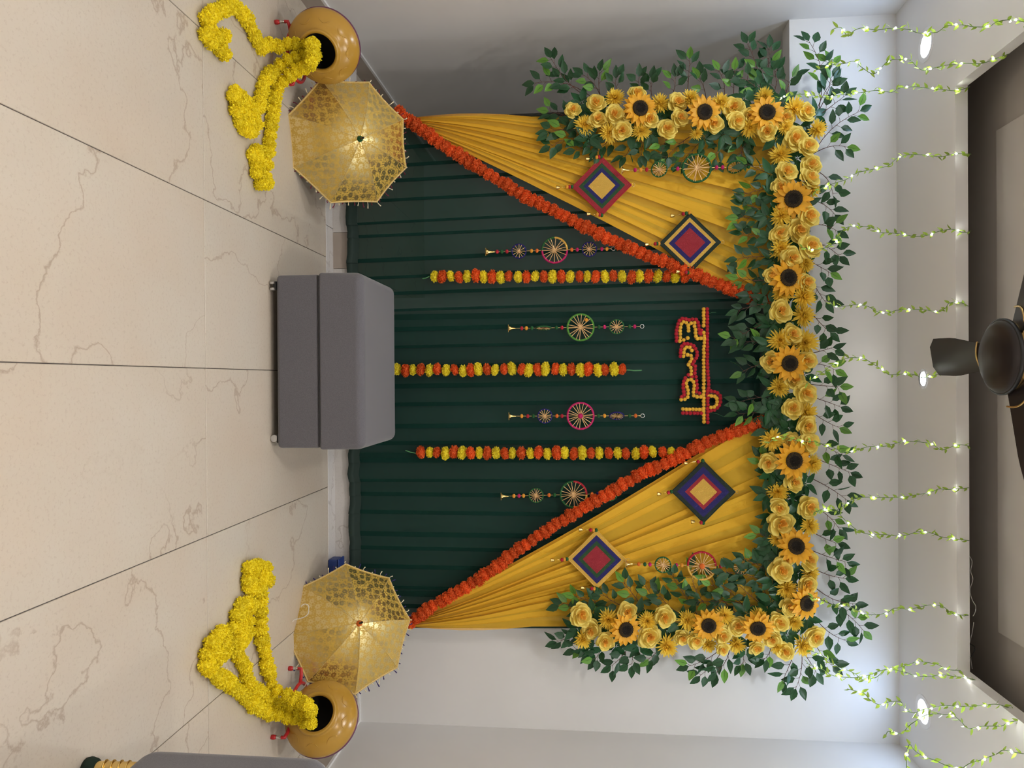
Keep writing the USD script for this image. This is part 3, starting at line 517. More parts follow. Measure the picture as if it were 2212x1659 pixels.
SPR = dict(
 up=("on the upper flower strip's top edge", 0, [((1268, 212), (1150, 180)), ((1268, 205), (1188, 122)), ((1290, 205), (1258, 160)), ((1300, 205), (1296, 152)), ((1335, 205), (1330, 168)), ((1385, 200), (1380, 165)), ((1410, 200), (1408, 170)), ((1450, 200), (1458, 165)), ((1485, 195), (1490, 125)), ((1520, 200), (1510, 168)), ((1560, 205), (1552, 150)), ((1585, 200), (1587, 150)), ((1640, 200), (1612, 90)), ((1645, 195), (1662, 100)), ((1640, 205), (1600, 165)), ((1665, 200), (1672, 150)), ((1700, 205), (1712, 165))]),
 dn=("below the upper flower strip", 0, [((1268, 290), (1182, 240)), ((1272, 290), (1180, 285)), ((1290, 300), (1185, 318)), ((1310, 305), (1240, 325)), ((1340, 305), (1288, 330)), ((1360, 305), (1350, 340)), ((1400, 300), (1385, 338)), ((1440, 298), (1425, 335)), ((1490, 300), (1435, 345)), ((1520, 300), (1470, 352)), ((1560, 295), (1545, 345)), ((1590, 295), (1605, 345)), ((1630, 295), (1600, 335))]),
 vl=("left of the vertical flower strip", 1, [((1668, 370), (1612, 352)), ((1672, 410), (1606, 420)), ((1672, 450), (1602, 440)), ((1672, 480), (1592, 470)), ((1672, 520), (1600, 505)), ((1672, 560), (1590, 560)), ((1665, 600), (1592, 600)), ((1662, 640), (1620, 645)), ((1668, 660), (1592, 672)), ((1672, 690), (1580, 735)), ((1668, 760), (1590, 740)), ((1665, 790), (1600, 805)), ((1665, 860), (1590, 870)), ((1662, 900), (1590, 895)), ((1665, 1020), (1640, 985)), ((1672, 1180), (1640, 1150)), ((1672, 1240), (1605, 1205)), ((1660, 1270), (1560, 1235))]),
 vr=("right of the vertical flower strip", 1, [((1765, 215), (1745, 85)), ((1768, 225), (1790, 130)), ((1770, 230), (1802, 170)), ((1770, 250), (1828, 205)), ((1765, 330), (1862, 238)), ((1775, 330), (1832, 318)), ((1768, 380), (1800, 425)), ((1765, 440), (1805, 465)), ((1765, 490), (1810, 500)), ((1765, 530), (1815, 555)), ((1760, 570), (1795, 590)), ((1758, 610), (1785, 655)), ((1758, 680), (1795, 720)), ((1762, 760), (1800, 750)), ((1758, 790), (1806, 800)), ((1760, 830), (1816, 835)), ((1758, 860), (1818, 880)), ((1758, 890), (1815, 925)), ((1762, 950), (1822, 985)), ((1762, 990), (1840, 1022)), ((1762, 1040), (1832, 1082)), ((1760, 1100), (1815, 1145)), ((1760, 1150), (1812, 1175)), ((1760, 1190), (1832, 1215)), ((1768, 1230), (1828, 1250)), ((1772, 1270), (1850, 1305)), ((1775, 1300), (1868, 1365)), ((1772, 1340), (1830, 1385)), ((1765, 1390), (1800, 1440)), ((1735, 1412), (1765, 1455)), ((1728, 1412), (1718, 1490)), ((1715, 1412), (1690, 1472))]),
 lu=("above the lower flower strip", 0, [((1262, 1325), (1212, 1302)), ((1310, 1312), (1238, 1288)), ((1345, 1305), (1300, 1282)), ((1385, 1308), (1345, 1255)), ((1420, 1308), (1392, 1262)), ((1460, 1315), (1418, 1275)), ((1500, 1318), (1450, 1240)), ((1540, 1312), (1490, 1228)), ((1580, 1310), (1530, 1240)), ((1600, 1305), (1560, 1262)), ((1640, 1300), (1588, 1255)), ((1620, 1310), (1500, 1300)), ((1665, 1305), (1640, 1250))]),
 ld=("on the lower flower strip's bottom edge", 0, [((1265, 1378), (1200, 1388)), ((1280, 1392), (1240, 1405)), ((1300, 1398), (1285, 1425)), ((1355, 1392), (1318, 1440)), ((1375, 1395), (1365, 1440)), ((1425, 1402), (1400, 1425)), ((1550, 1402), (1485, 1440)), ((1558, 1402), (1510, 1462)), ((1570, 1400), (1545, 1455)), ((1600, 1405), (1605, 1435)), ((1660, 1405), (1650, 1425))]))
r = np.random.default_rng(41)
for key, (where, ax, L) in SPR.items():
    srt = sorted(L, key=lambda q: q[1][ax])
    for q in L:
        o = spray(f'green leaf spray {where}, {nth(srt.index(q))} from the {"top" if ax else "left"}', *q, 3.735 if key in ('dn', 'lu') else 3.715, r)
        keys(o, group='leaf sprays of the flower border')
WH = [(1256, 222), (1252, 252), (1272, 298), (1302, 228), (1362, 290), (1405, 288), (1432, 258), (1448, 240), (1520, 296), (1563, 262), (1560, 290), (1608, 214), (1602, 290), (1640, 186), (1690, 222), (1676, 300), (1735, 292), (1760, 250), (1722, 342), (1716, 392), (1700, 470), (1692, 548), (1735, 445), (1722, 520), (1660, 700), (1712, 692), (1718, 640), (1728, 575), (1738, 810), (1720, 755), (1690, 870), (1668, 890), (1690, 920), (1730, 925), (1700, 1020), (1676, 1030), (1740, 1045), (1708, 1075), (1720, 1110), (1716, 1145), (1682, 1195), (1724, 1235), (1690, 1255), (1722, 1275), (1742, 1335), (1700, 1370), (1660, 1330), (1612, 1400), (1612, 1325), (1555, 1345), (1510, 1355), (1470, 1345), (1445, 1362), (1425, 1380), (1380, 1395), (1330, 1395), (1322, 1362), (1300, 1350), (1270, 1405), (1246, 1355), (1378, 1328), (1280, 1322)]
def make_whorl(M4, lab, seed):
    q = np.random.default_rng(seed); o = thing('leaf_whorl', lab, 'leaves', mat=M4)
    for i in range(6):
        a = 2*PI*i/6+q.uniform(-.25, .25); d = np.array([math.cos(a), math.sin(a), q.uniform(-.15, .3)]); put_leaf(o, d*.06, d, np.array([0, 0, 1.0])+q.normal(0, .2, 3), q.uniform(.85, 1.1), q.uniform(.42, .52), m_whorl, q)
    part(o, 'stalk', tube([(0, 0, .05), (0, 0, -.2), (.05, 0, -.5)], .03, 6), m_stem)
    return o
for v in (1664,): WH += [(float(v)+7*math.sin(u), float(u)) for u in range(372+int(v) % 7, 1300, 46)]
WH += [(1700.+6*math.sin(u*3), float(u)) for u in range(440, 1300, 61)]
W3 = [(*q, 1) for q in WH]
flowers([(v, u, 31) for v, u, _ in W3], make_whorl, 3.70, 'dark green whorl of glossy leaves', 'leaf_whorl', 'leaves', 'leaf whorls of the flower border', 500, 4)
# ------------------------------------------------ wheel hangings
def wheel(o, c, R, cols, nsp, tilt=(0, 0), hub=None, extra=None):
    """rim of wound yarn in the photo's colours with gilt sticks for spokes"""
    rot = trimesh.transformations.euler_matrix(PI/2+tilt[0], 0, tilt[1], 'sxyz'); W = T4(c) @ rot; rr = R*.085 if R > .05 else R*.11
    k = len(cols)
    for i, col in enumerate(cols):
        a = np.linspace(2*PI*i/k, 2*PI*(i+1)/k, 32//k+2); p = np.stack([R*np.cos(a), R*np.sin(a), 0*a], 1)
        part(o, 'rim', xf(tube(p, rr, 7), W), YARN[col], smooth=True)
    r = np.random.default_rng(int(R*1e5+c[0]*1000) % 9999)
    for i in range(nsp):
        a = 2*PI*i/nsp+r.normal(0, .07); d = np.array([math.cos(a), math.sin(a), 0]); part(o, 'spoke', xf(tube([(0, 0, rr*.5), d*R*.55+np.array([0, 0, rr*.7]), d*R*.99+np.array([0, 0, rr*.6])], R*.034 if R > .05 else R*.05, 5), W), m_spoke, smooth=True)
    if hub: part(o, 'hub', xf(ball((0, 0, rr*1.6), R*.2, 2), W), YARN[hub], smooth=True)
    if extra: part(o, 'pompom', xf(ball((R*extra[0], R*extra[1], rr*2), R*.14, 2), W), YARN[extra[2]], smooth=True)
def hanging(label, Y, u0, u1, bell, items, ring, vtop):
    """items: (v, kind, colour, ...) from the bell end to the ring end"""
    f = lambda v: atY(v, u0+(u1-u0)*(v-bell[0])/(vtop-bell[0]), Y)
    base = f(bell[0]); o = thing('wheel_hanging', label, 'wall hanging', base, group='beaded wheel hangings'); p = lambda v: f(v)-base
    part(o, 'cord', tube([p(v) for v in np.linspace(bell[1], ring or vtop, 40)], [.0022 if i % 2 else .0013 for i in range(40)], 6), m_gold, smooth=True)
    h = np.linalg.norm(p(bell[1])-p(bell[0])); part(o, 'bell', mv(lathe([(0, 0), (h*.45, 0), (h*.40, h*.16), (h*.2, h*.35), (h*.13, h*.8), (h*.05, h*1.05), (0, h*1.05)], 16), p(bell[0])), m_brass, smooth=True)
    part(o, 'clapper', tube([p(bell[0])+np.array([x, -.004, -.001]) for x in (-.020, 0, .020)], .0022, 5), m_brass)
    for it in items:
        if it[1] == 'b': part(o, 'bead', ball(p(it[0]), .0108, 2, (1, .9, .8)), YARN[it[2]], smooth=True)
        else: wheel(o, p(it[0]), it[2]*px(Y), it[3], it[4], *(it[5:]))
    if ring: part(o, 'ring', xf(torus(.0095, .0018, 20, 6), T4(p(ring+5)) @ trimesh.transformations.rotation_matrix(PI/2, [1, 0, 0])), m_silver, smooth=True)
    return o
YH, YH2 = 3.765, 3.708
hanging('hanging of two blue wheels round a large green, yellow and red wheel', YH, 544.5, 537, (1050, 1068), [(1074, 'b', 'red'), (1084, 'b', 'green'), (1095, 'b', 'red'), (1121, 'w', 15, ['blue'], 12), (1148, 'b', 'orange'), (1160, 'b', 'tangerine'), (1198, 'w', 27, ['magenta', 'yellow', 'green', 'magenta'], 17), (1235, 'b', 'tangerine'), (1247, 'b', 'magenta'), (1273, 'w', 15, ['blue'], 13), (1300, 'b', 'magenta'), (1311, 'b', 'orange')], 1320, 1326)
hanging('hanging with an edge-on wheel and a large green wheel, between two marigold strings', YH, 709.5, 705, (1099, 1114), [(1127, 'b', 'red'), (1137, 'b', 'orange'), (1149, 'b', 'green'), (1174, 'w', 16, ['green'], 13, (0, 1.42)), (1202, 'b', 'green'), (1214, 'b', 'red'), (1254, 'w', 28, ['lime'], 17, (0, 0), None, (-.55, .45, 'orange')), (1294, 'b', 'green'), (1306, 'b', 'magenta'), (1332, 'w', 15, ['green'], 14), (1360, 'b', 'green'), (1371, 'b', 'magenta')], 1382, 1388)
hanging('hanging with a large magenta wheel and magenta hub', YH, 899, 898, (1100, 1114), [(1127, 'b', 'orange'), (1140, 'b', 'red'), (1152, 'b', 'green'), (1177, 'w', 15, ['blue'], 14), (1203, 'b', 'tangerine'), (1214, 'b', 'red'), (1254, 'w', 28, ['magenta'], 18, (0, 0), 'magenta'), (1293, 'b', 'green'), (1306, 'b', 'orange'), (1332, 'w', 15, ['blue'], 15, (0, 1.0)), (1360, 'b', 'green'), (1373, 'b', 'tangerine')], 1383, 1389)
hanging('hanging partly hidden by the orange garland of the lower drape', YH, 1072, 1066, (1083, 1098), [(1110, 'b', 'orange'), (1121, 'b', 'magenta'), (1131, 'b', 'orange'), (1158, 'w', 15, ['green'], 15), (1186, 'b', 'tangerine'), (1198, 'b', 'green'), (1239, 'w', 28, ['yellow', 'red', 'green', 'green'], 17), (1279, 'b', 'tangerine'), (1291, 'b', 'blue'), (1318, 'w', 15, ['green'], 13)], None, 1330)
hanging('hanging of green wheels on the upper yellow drape', YH2, 368, 359, (1343, 1360), [(1372, 'b', 'magenta'), (1384, 'b', 'orange'), (1397, 'b', 'red'), (1424, 'w', 16, ['green'], 15, (0, .6)), (1453, 'b', 'green'), (1464, 'b', 'magenta'), (1505, 'w', 29, ['green'], 16), (1548, 'b', 'magenta'), (1561, 'b', 'magenta'), (1588, 'w', 16, ['green'], 15, (0, 1.0)), (1617, 'b', 'green')], 1640, 1645)
hanging('hanging with a large red wheel on the lower yellow drape', YH2, 1218, 1225, (1352, 1368), [(1380, 'b', 'tangerine'), (1393, 'b', 'green'), (1404, 'b', 'magenta'), (1432, 'w', 16, ['green'], 16), (1461, 'b', 'magenta'), (1473, 'b', 'orange'), (1516, 'w', 29, ['yellow', 'red', 'red', 'yellow'], 17, (0, 0), 'tangerine'), (1557, 'b', 'red'), (1570, 'b', 'green'), (1600, 'w', 16, ['green'], 14)], None, 1625)
# ------------------------------------------------ god's-eye diamonds
def diamond(label, v, u, a, cols, fr, bells, beads):
    Y = 3.722; c = atY(v, u, Y); s = px(Y); o = thing('yarn_diamond', label, 'yarn ornament', c, group='yarn diamonds on the drapes'); a *= s
    for k, (q0, q1, col) in enumerate(zip(fr, fr[1:]+[0], cols)):
        R0, R1 = a*q0, a*q1; y0, y1 = -.004-.006*(1-q0), -.004-.006*(1-q1); V, Fs = [], []
        for i in range(4):
            e = [(1, 0), (0, 1), (-1, 0), (0, -1)]; p, q = e[i], e[(i+1) % 4]; b = len(V)
            V += [(p[0]*R0, y0, p[1]*R0), (q[0]*R0, y0, q[1]*R0), (q[0]*R1, y1, q[1]*R1), (p[0]*R1, y1, p[1]*R1), (p[0]*R0, .003, p[1]*R0), (q[0]*R0, .003, q[1]*R0)]
            Fs += [(b, b+1, b+2), (b, b+2, b+3), (b, b+5, b+1), (b, b+4, b+5)]
        part(o, 'yarn_band', (np.array(V, float), np.array(Fs)), YARNB[col], smooth=False)
    for d in ((1, 0), (0, 1)): part(o, 'stick', tube([(-d[0]*a*1.02, .001, -d[1]*a*1.02), (0, .001, 0), (d[0]*a*1.02, .001, d[1]*a*1.02)], .0025, 6), m_spoke)
    e = [(1, 0), (0, 1), (-1, 0), (0, -1)]
    for i in range(4):
        p, q = np.array(e[i]), np.array(e[(i+1) % 4]); part(o, 'cord', tube([(p[0]*a, -.002, p[1]*a), ((p+q)[0]*a*.49, -.003, (p+q)[1]*a*.49), (q[0]*a, -.002, q[1]*a)], .0026, 6), YARN[cols[0]])
    part(o, 'loop', xf(torus(.008, .0014, 16, 5), T4((0, -.003, a+.008)) @ trimesh.transformations.rotation_matrix(PI/2, [1, 0, 0])), m_brass, smooth=True)
    for i, (bv, bu) in enumerate(bells):
        w = atY(bv, bu, Y-.012)-c; top = np.array([(0, 0, -a), (-a, 0, 0), (a, 0, 0)][i], float)
        part(o, 'chain', tube([top, top*.4+w*.6, w+np.array([0, 0, .02])], .0011, 5), m_brass)
        h = .021; part(o, 'bell', mv(lathe([(0, -.001), (h*.5, 0), (h*.46, h*.12), (h*.34, h*.75), (h*.2, h*.95), (0, h)], 14), w-np.array([0, 0, h*.5])), m_brass, smooth=True)
        n = len(beads)
        for j, col in enumerate(beads): part(o, 'bead', ball(top+(w+np.array([0, 0, .02])-top)*(.03+.72*j/n)+np.array([0, -.006, 0]), .0098, 2, (1, 1, .85)), YARN[col], smooth=True)
def yarnband(name, col):      # the wound threads show as fine ridges parallel to the square's sides
    n = {'tc': ('texture_coordinate', {}), 'x': ('separate_xyz', {}), 'a': ('math', {'math_type': 'absolute'}), 'b': ('math', {'math_type': 'absolute'}), 's': ('math', {'math_type': 'add'}), 'm': ('math', {'math_type': 'multiply', 'value2': 1400.}), 'c': ('math', {'math_type': 'sine'}),
         'bp': ('bump', {'strength': .7, 'distance': .0015}), 'p': ('principled_bsdf', {'base_color': col, 'roughness': .8, 'sheen_weight': .2})}
    return usdkit.material(stage, '/World/Looks/'+name, n, [('tc.object', 'x.vector'), ('x.x', 'a.value1'), ('x.z', 'b.value1'), ('a.value', 's.value1'), ('b.value', 's.value2'), ('s.value', 'm.value1'), ('m.value', 'c.value1'), ('c.value', 'bp.height'), ('bp.normal', 'p.normal')], surface='p.BSDF')
YARNB = {k: yarnband('band_'+k, c) for k, c in dict(red=(.40, .014, .03), green=(.014, .085, .02), dark_green=(.006, .022, .012), blue=(.012, .008, .15), yellow=(.82, .50, .075)).items()}
diamond('red-edged yarn diamond with a yellow centre on the upper drape', 1300, 402, 63, ['red', 'green', 'blue', 'yellow'], [.98, .78, .62, .46], [(1206, 405), (1270, 343), (1272, 462)], ['green', 'red', 'orange'])
diamond('dark green-edged yarn diamond with a red centre on the upper drape', 1490, 525, 64, ['dark_green', 'yellow', 'blue', 'red'], [.99, .84, .69, .5], [(1398, 528), (1453, 466), (1465, 587)], ['orange', 'green', 'red'])
diamond('dark green-edged yarn diamond with a yellow centre on the lower drape', 1519, 1062, 66, ['dark_green', 'blue', 'red', 'yellow'], [.99, .82, .58, .43], [(1424, 1067), (1482, 1000), (1497, 1127)], ['green', 'red'])
diamond('yellow-edged yarn diamond with a red centre on the lower drape', 1289, 1208, 63, ['yellow', 'blue', 'green', 'red'], [.99, .83, .64, .48], [(1194, 1210), (1255, 1144), (1259, 1270)], ['green', 'orange', 'red'])
# ------------------------------------------------ pompom lettering (a Devanagari word meaning turmeric)
LET = dict(
 y=[[(393, 190), (393, 330), ], [(393, 390), (400, 420), (393, 600), (393, 850), (393, 1040), (397, 1150)], [(188, 460), (195, 420), (192, 380), (196, 345), (200, 320), (217, 297), (243, 302), (262, 328), (285, 312), (312, 303), (317, 335), (325, 375), (327, 437), (360, 440), (398, 432)], [(264, 330), (265, 375)], [(258, 437), (222, 452)],
    [(222, 590), (226, 548), (237, 513), (265, 513), (293, 540)], [(256, 578), (293, 597), (285, 628), (262, 655), (280, 685), (288, 715), (284, 745)], [(203, 962), (242, 952), (258, 930), (263, 893), (251, 855), (245, 822), (258, 795), (278, 787), (303, 802), (312, 830), (308, 885), (305, 918), (335, 938), (368, 937)], [(217, 1042), (385, 1043)], [(430, 922), (458, 928), (487, 932), (506, 947), (510, 970), (493, 1018), (455, 1026)]],
 r=[[(424, 190), (424, 400), (425, 650), (435, 850), (428, 880), (428, 990), (428, 1152)], [(163, 460), (160, 420), (160, 385), (165, 350), (172, 322), (185, 294), (205, 271), (235, 271), (268, 281), (303, 274), (338, 288), (351, 318), (352, 347), (358, 380), (364, 408), (374, 370)], [(195, 590), (197, 545), (203, 510), (235, 484), (268, 486), (302, 500), (324, 527), (338, 562), (334, 597), (318, 625), (300, 655), (319, 670), (320, 700), (318, 735)],
    [(265, 750), (298, 765), (328, 768)], [(235, 778), (222, 815), (217, 855), (222, 890), (228, 918), (206, 938)], [(331, 800), (336, 838), (336, 868), (331, 893), (358, 905)], [(215, 1075), (375, 1076)], [(428, 885), (458, 889), (491, 893), (519, 911), (537, 937), (536, 967), (530, 998), (514, 1027), (490, 1045), (458, 1056), (430, 1064)]])
YT = 3.772; org = atY(1525, 790, YT); lt = thing('pompom_lettering', 'Hindi word spelled in red and yellow pompoms on the green curtain', 'lettering', org); pr = None; shapes = []
for col, m in (('y', m_pomy), ('r', m_pomr)):
    first = None
    for pl in LET[col]:
        P = np.array([atY(1420+a/3.95, 620+b/3.95, YT)-org for a, b in pl]); shapes.append(LineString(P[:, [0, 2]]).buffer(.0075))
        for q in along(P, .0172) if len(P) > 2 else np.linspace(P[0], P[-1], int(round(np.linalg.norm(P[-1]-P[0])/.0172))+1):
            c = q+np.array([0, -.007, 0])+rng.normal(0, .0006, 3)
            if first is None: first = part(lt, 'pompom', ball((0, 0, 0), .0098, 2, (1, .85, 1)), m, smooth=True); op(UsdGeom.Mesh(first), T4(c))
            else: partref(lt, 'pompom', first, T4(c, rng.uniform(.93, 1.05)))
bd = unary_union(shapes).buffer(.004).buffer(-.004); W = trimesh.transformations.rotation_matrix(PI/2, [1, 0, 0])
part(lt, 'backing_board', cat([xf(trimesh.creation.extrude_polygon(g, .004, engine='earcut'), W) for g in getattr(bd, 'geoms', [bd])]), m_board, smooth=False)
for a, b in (((434, 232), (500, 215)), ((444, 1078), (500, 1062)), ((448, 1070), (575, 1110))):
    part(lt, 'thread_end', tube([atY(1420+a[0]/3.95, 620+a[1]/3.95, YT-.003)-org, atY(1420+(a[0]+b[0])/7.9, 620+(a[1]+b[1])/7.9-2, YT-.008)-org, atY(1420+b[0]/3.95, 620+b[1]/3.95, YT-.003)-org], .0006, 4), m_string)
# ------------------------------------------------ umbrellas
def umbrella(label, c, tilt, phase, tassels, knob):
    R, H = .299, .165; d = EYE-c; d /= np.linalg.norm(d); n = d+np.array([tilt[0], 0, tilt[1]]); W = frame(n, (0, 0, 1), c-n/np.linalg.norm(n)*.02, 1.0, 0)
    o = thing('gold_umbrella', label, 'umbrella', mat=W); ph = math.radians(phase)
    prof = lambda s: H*(1-s**1.75)
    ang = lambda k: PI/2-ph-PI/4*k
    rib = lambda k, s: np.array([R*s*math.cos(ang(k)), R*s*math.sin(ang(k)), prof(s)])
    edge = []
    for k in range(8):
        P, uv = [], []
        for s in np.linspace(.03, 1, 12):
            for t_ in np.linspace(0, 1, 9):
                p = rib(k, s)*(1-t_)+rib(k+1, s)*t_; bow = 4*t_*(1-t_); p = p+np.array([0, 0, -.012*bow*s*(1-.3*s)]); p[:2] *= 1-.015*bow*s; P.append(p); uv.append((p[0]+1+k*.37, p[1]+1+k*.61))
        P = np.array(P).reshape(12, 9, 3); edge += list(P[-1][:-1]); part(o, 'panel', grid(P), m_broc, uv=np.array(uv))
        part(o, 'rib', tube([rib(k, s)-np.array([0, 0, .004]) for s in np.linspace(.05, 1.0, 8)], .0016, 5), m_chrome)
        part(o, 'seam', tube([rib(k, s)+np.array([0, 0, .0008]) for s in np.linspace(.05, 1.0, 10)], .0013, 5), m_trim)
    edge = np.array(edge+[edge[0]]); part(o, 'edging', tube(edge, .0048, 6, cap=False), m_trim)
    q = np.random.default_rng(int(phase)); dense = smooth_path(edge, 81)[:-1]
    for i, p in enumerate(dense):
        out = np.array([p[0], p[1], -.08]); out /= np.linalg.norm(out); out += q.normal(0, .35, 3)*[1, 1, .6]; L = q.uniform(.014, .024); e = p+out*L
        part(o, 'tassel', tube([p, p*.45+e*.55+q.normal(0, .002, 3), e], [.0012, .0022, .0032], 5), tassels[i % 2])
    part(o, 'knob', lathe([(0, H+.02), (.008, H+.018), (.013, H+.008), (.014, H-.002), (.004, H-.008)], 16), knob, smooth=True)
    part(o, 'ferrule', lathe([(0, H+.052), (.005, H+.05), (.006, H+.018)], 12), m_black, smooth=True)
    part(o, 'shaft', tube([(0, 0, H-.01), (0, 0, 0), (0, 0, -.14)], .005, 8), m_chrome); part(o, 'handle', tube([(0, 0, -.13), (0, 0, -.17), (0, 0, -.20)], .011, 10), m_black)
    return o
UC1, UC2 = atY(758, 307, 3.40), atY(759, 1354, 3.40)
umbrella('golden brocade umbrella with green knob and maroon tassels', UC1, (-.10, .33), 22.5, (m_tasc, m_tasm), YARN['green'])
umbrella('golden brocade umbrella with orange knob and navy tassels', UC2, (-.13, .30), 33, (m_tasc, m_tasn), YARN['tangerine'])
ps = thing('pearl_string', 'string of small white pearls looped over the edge of the lower umbrella', 'bead string')
P = along([atY(420+a/3.464, 1180+b/3.464, 3.20+k*.002) for k, (a, b) in enumerate([(800, 448), (830, 432), (855, 450), (855, 490), (830, 525), (790, 540), (745, 552), (735, 565)])], .0042)
pp = None
for q in P:
    if pp is None: pp = part(ps, 'pearl', ball((0, 0, 0), .0022, 1), m_pearl, smooth=True); op(UsdGeom.Mesh(pp), T4(q))
    else: partref(ps, 'pearl', pp, T4(q))
# ------------------------------------------------ pots on their stands
def pot(label, c, inward, foot):
    R = .157; d = EYE-c; d /= np.linalg.norm(d); n = d+np.array([inward*.24, 0, -.30]); W = frame(n, (0, 0, 1), c, 1.0); o = thing('urli_pot', label, 'pot', mat=W)
    pr = [(0, -.115), (.05, -.112), (.10, -.09), (.14, -.05), (R, 0), (.158, .025), (.143, .052), (.122, .072), (.103, .084), (.092, .090), (.088, .098), (.090, .106), (.084, .113), (.076, .110), (.072, .10)]
    t_ = np.linspace(0, len(pr)-1, 60); from scipy.interpolate import PchipInterpolator as PI_
    pp_ = PI_(np.arange(len(pr)), np.array(pr))(t_); part(o, 'body', lathe(pp_, 64), m_pot, smooth=True)
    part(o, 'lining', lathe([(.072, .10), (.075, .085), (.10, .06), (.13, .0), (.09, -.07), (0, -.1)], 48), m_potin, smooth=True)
    part(o, 'band', lathe([(R*.985, -.012), (R+.0015, -.009), (R+.0022, 0), (R+.0008, .006), (R*.985, .008)], 64), m_purple, smooth=True)
    for i in range(9):
        a0 = 2*PI*i/9; arc = []
        for s in np.linspace(-1, 1, 9):
            a = a0+s*.22; rr = .130-.016*(1-s*s); z = float(np.interp(-rr, -np.array([q[0] for q in pr[4:10]]), [q[1] for q in pr[4:10]])); arc.append((rr*math.cos(a), rr*math.sin(a), z+.0005))
        part(o, 'embossed_petal', tube(arc, np.r_[.0004, np.full(7, .0018), .0004], 6), m_pot, smooth=True)
    return o
def stand(label, c, foot):
    o = thing('pot_stand', label, 'stand', (c[0], c[1], 0)); zt = .058; ring = [(.105*math.cos(a), .105*math.sin(a), zt) for a in np.linspace(0, 2*PI, 33)]
    part(o, 'ring', tube(ring, .0075, 8, cap=False), m_red, smooth=True)
    f = foot-np.array([c[0], c[1], 0]); a0 = math.atan2(f[1], f[0]); L = max(.115, math.hypot(f[0], f[1]))
    for k in range(3):
        a = a0+2*PI*k/3; x, y = L*math.cos(a), L*math.sin(a); lg = .105*np.array([math.cos(a), math.sin(a)])
        part(o, 'bracket', tube([(lg[0], lg[1], zt), (x*.6+lg[0]*.4, y*.6+lg[1]*.4, zt+.003), (x, y, zt), (x, y, zt-.014)], .008, 8), m_red, smooth=True)
        part(o, 'leg', tube([(x, y, zt-.012), (x, y, .03), (x, y, .015)], .006, 10), m_chrome, smooth=True); part(o, 'foot', lathe([(0, 0), (.0095, 0), (.0105, .01), (.0085, .02), (0, .02)], 14) if False else mv(lathe([(0, 0), (.0095, 0), (.0105, .01), (.0085, .02), (0, .02)], 14), (x, y, 0)), m_red, smooth=True)
PC1, PC2 = atY(702, 99, 3.17), atY(697, 1553, 3.13)
pot('mustard glazed pot lying on its side, beside the upper umbrella', PC1, 1, None); pot('mustard glazed pot lying on its side, beside the lower umbrella', PC2, -1, None)
stand('red and chrome stand under the upper mustard pot', PC1+np.array([0.03, .03, 0]), atZ(594, 48, 0)); stand('red and chrome stand under the lower mustard pot', PC2+np.array([-.03, .03, 0]), atZ(586, 1592, 0))
# ------------------------------------------------ grey seats
ot = thing('ottoman', 'grey fabric storage ottoman on casters in front of the green curtain', 'ottoman', (-.087, 3.27, 0)); hw, f0, f1 = .375, -.265, .26
part(ot, 'base', rbox((-hw+.006, f0+.004, .034), (hw-.006, f1, .222), .016), m_fabric, smooth=40); part(ot, 'cushion', m3.Manifold.batch_hull([m3.Manifold.sphere(q, 24).translate([sx*(hw-q), y, z]) for q, z in ((.012, .234), (.036, .378)) for sx in (-1, 1) for y in (f0+q, f1+.012-q)]), m_fabric, smooth=40)
part(ot, 'welt', tube([(-hw+.012, f0+.003, .2215), (0, f0+.002, .2215), (hw-.012, f0+.003, .2215)], .0028, 6), m_dark); part(ot, 'underside', box((-hw+.03, f0+.03, .028), (hw-.03, f1-.03, .036)), m_dark, smooth=False)
wh = xf(lathe([(0, -.006), (.010, -.006), (.0155, -.004), (.016, 0), (.0155, .004), (.010, .006), (0, .006)], 20), trimesh.transformations.rotation_matrix(PI/2, [0, 1, 0]))
for (x, y, a) in ((-.325, -.245, .1), (.33, -.235, 1.45), (-.33, .2, .6), (.33, .2, 2.0)):
    Rm = T4((x, y, .0155)) @ trimesh.transformations.rotation_matrix(a, [0, 0, 1])
    h = part(ot, 'caster', xf(cat([box((-.006, -.012, .004), (.006, .012, .017)), box((-.018, -.018, .014), (.018, .018, .019))]), Rm), m_black, smooth=False)
    for s in (-.0125, .0125): part(h, 'wheel', xf(wh, Rm @ T4((s, 0, .0005))), m_grey, smooth=40)
so = thing('grey_armchair', 'grey fabric seat with a wire-wrapped brass leg, cut off by the bottom edge', 'chair', (1.4, 1.4, 0))
part(so, 'body', rbox((.990-1.4, .85-1.4, .135), (1.78-1.4, 1.905-1.4, .675), .06, 24), m_fabric, smooth=40)
part(so, 'seat_cushion', rbox((1.13-1.4, .80-1.4, .36), (1.72-1.4, 1.6-1.4, .70), .04, 16), m_fabric, smooth=40)
for x, y in ((1.036, 1.845), (1.72, 1.845), (1.036, .93), (1.72, .93)):
    x -= 1.4; y -= 1.4
    lg = part(so, 'leg', mv(lathe([(0, .012), (.0185, .012), (.02, .06), (.021, .145), (0, .145)], 20), (x, y, 0)), m_brass, smooth=True)
    part(lg, 'foot_cap', mv(lathe([(0, 0), (.026, 0), (.029, .012), (.025, .028), (.020, .034), (0, .034)], 18), (x, y, 0)), YARN['dark_green'], smooth=True)
    part(lg, 'wire', tube([(x+.0225*math.cos(t_*6.5), y+.0225*math.sin(t_*6.5), .045+.09*t_/4) for t_ in np.linspace(0, 4, 60)], .0022, 5), m_brass, smooth=True)
bb = atZ(716, 1222, 0); o = thing('blue_box', 'small blue plastic box half hidden behind the lower umbrella', 'box', (bb[0], 3.70, 0))
part(o, 'tub', rbox((-.045, 0, 0), (.045, .08, .052), .008, 8), m_blue); part(o, 'lid', rbox((-.048, -.003, .052), (.048, .083, .062), .004, 8), m_blue)
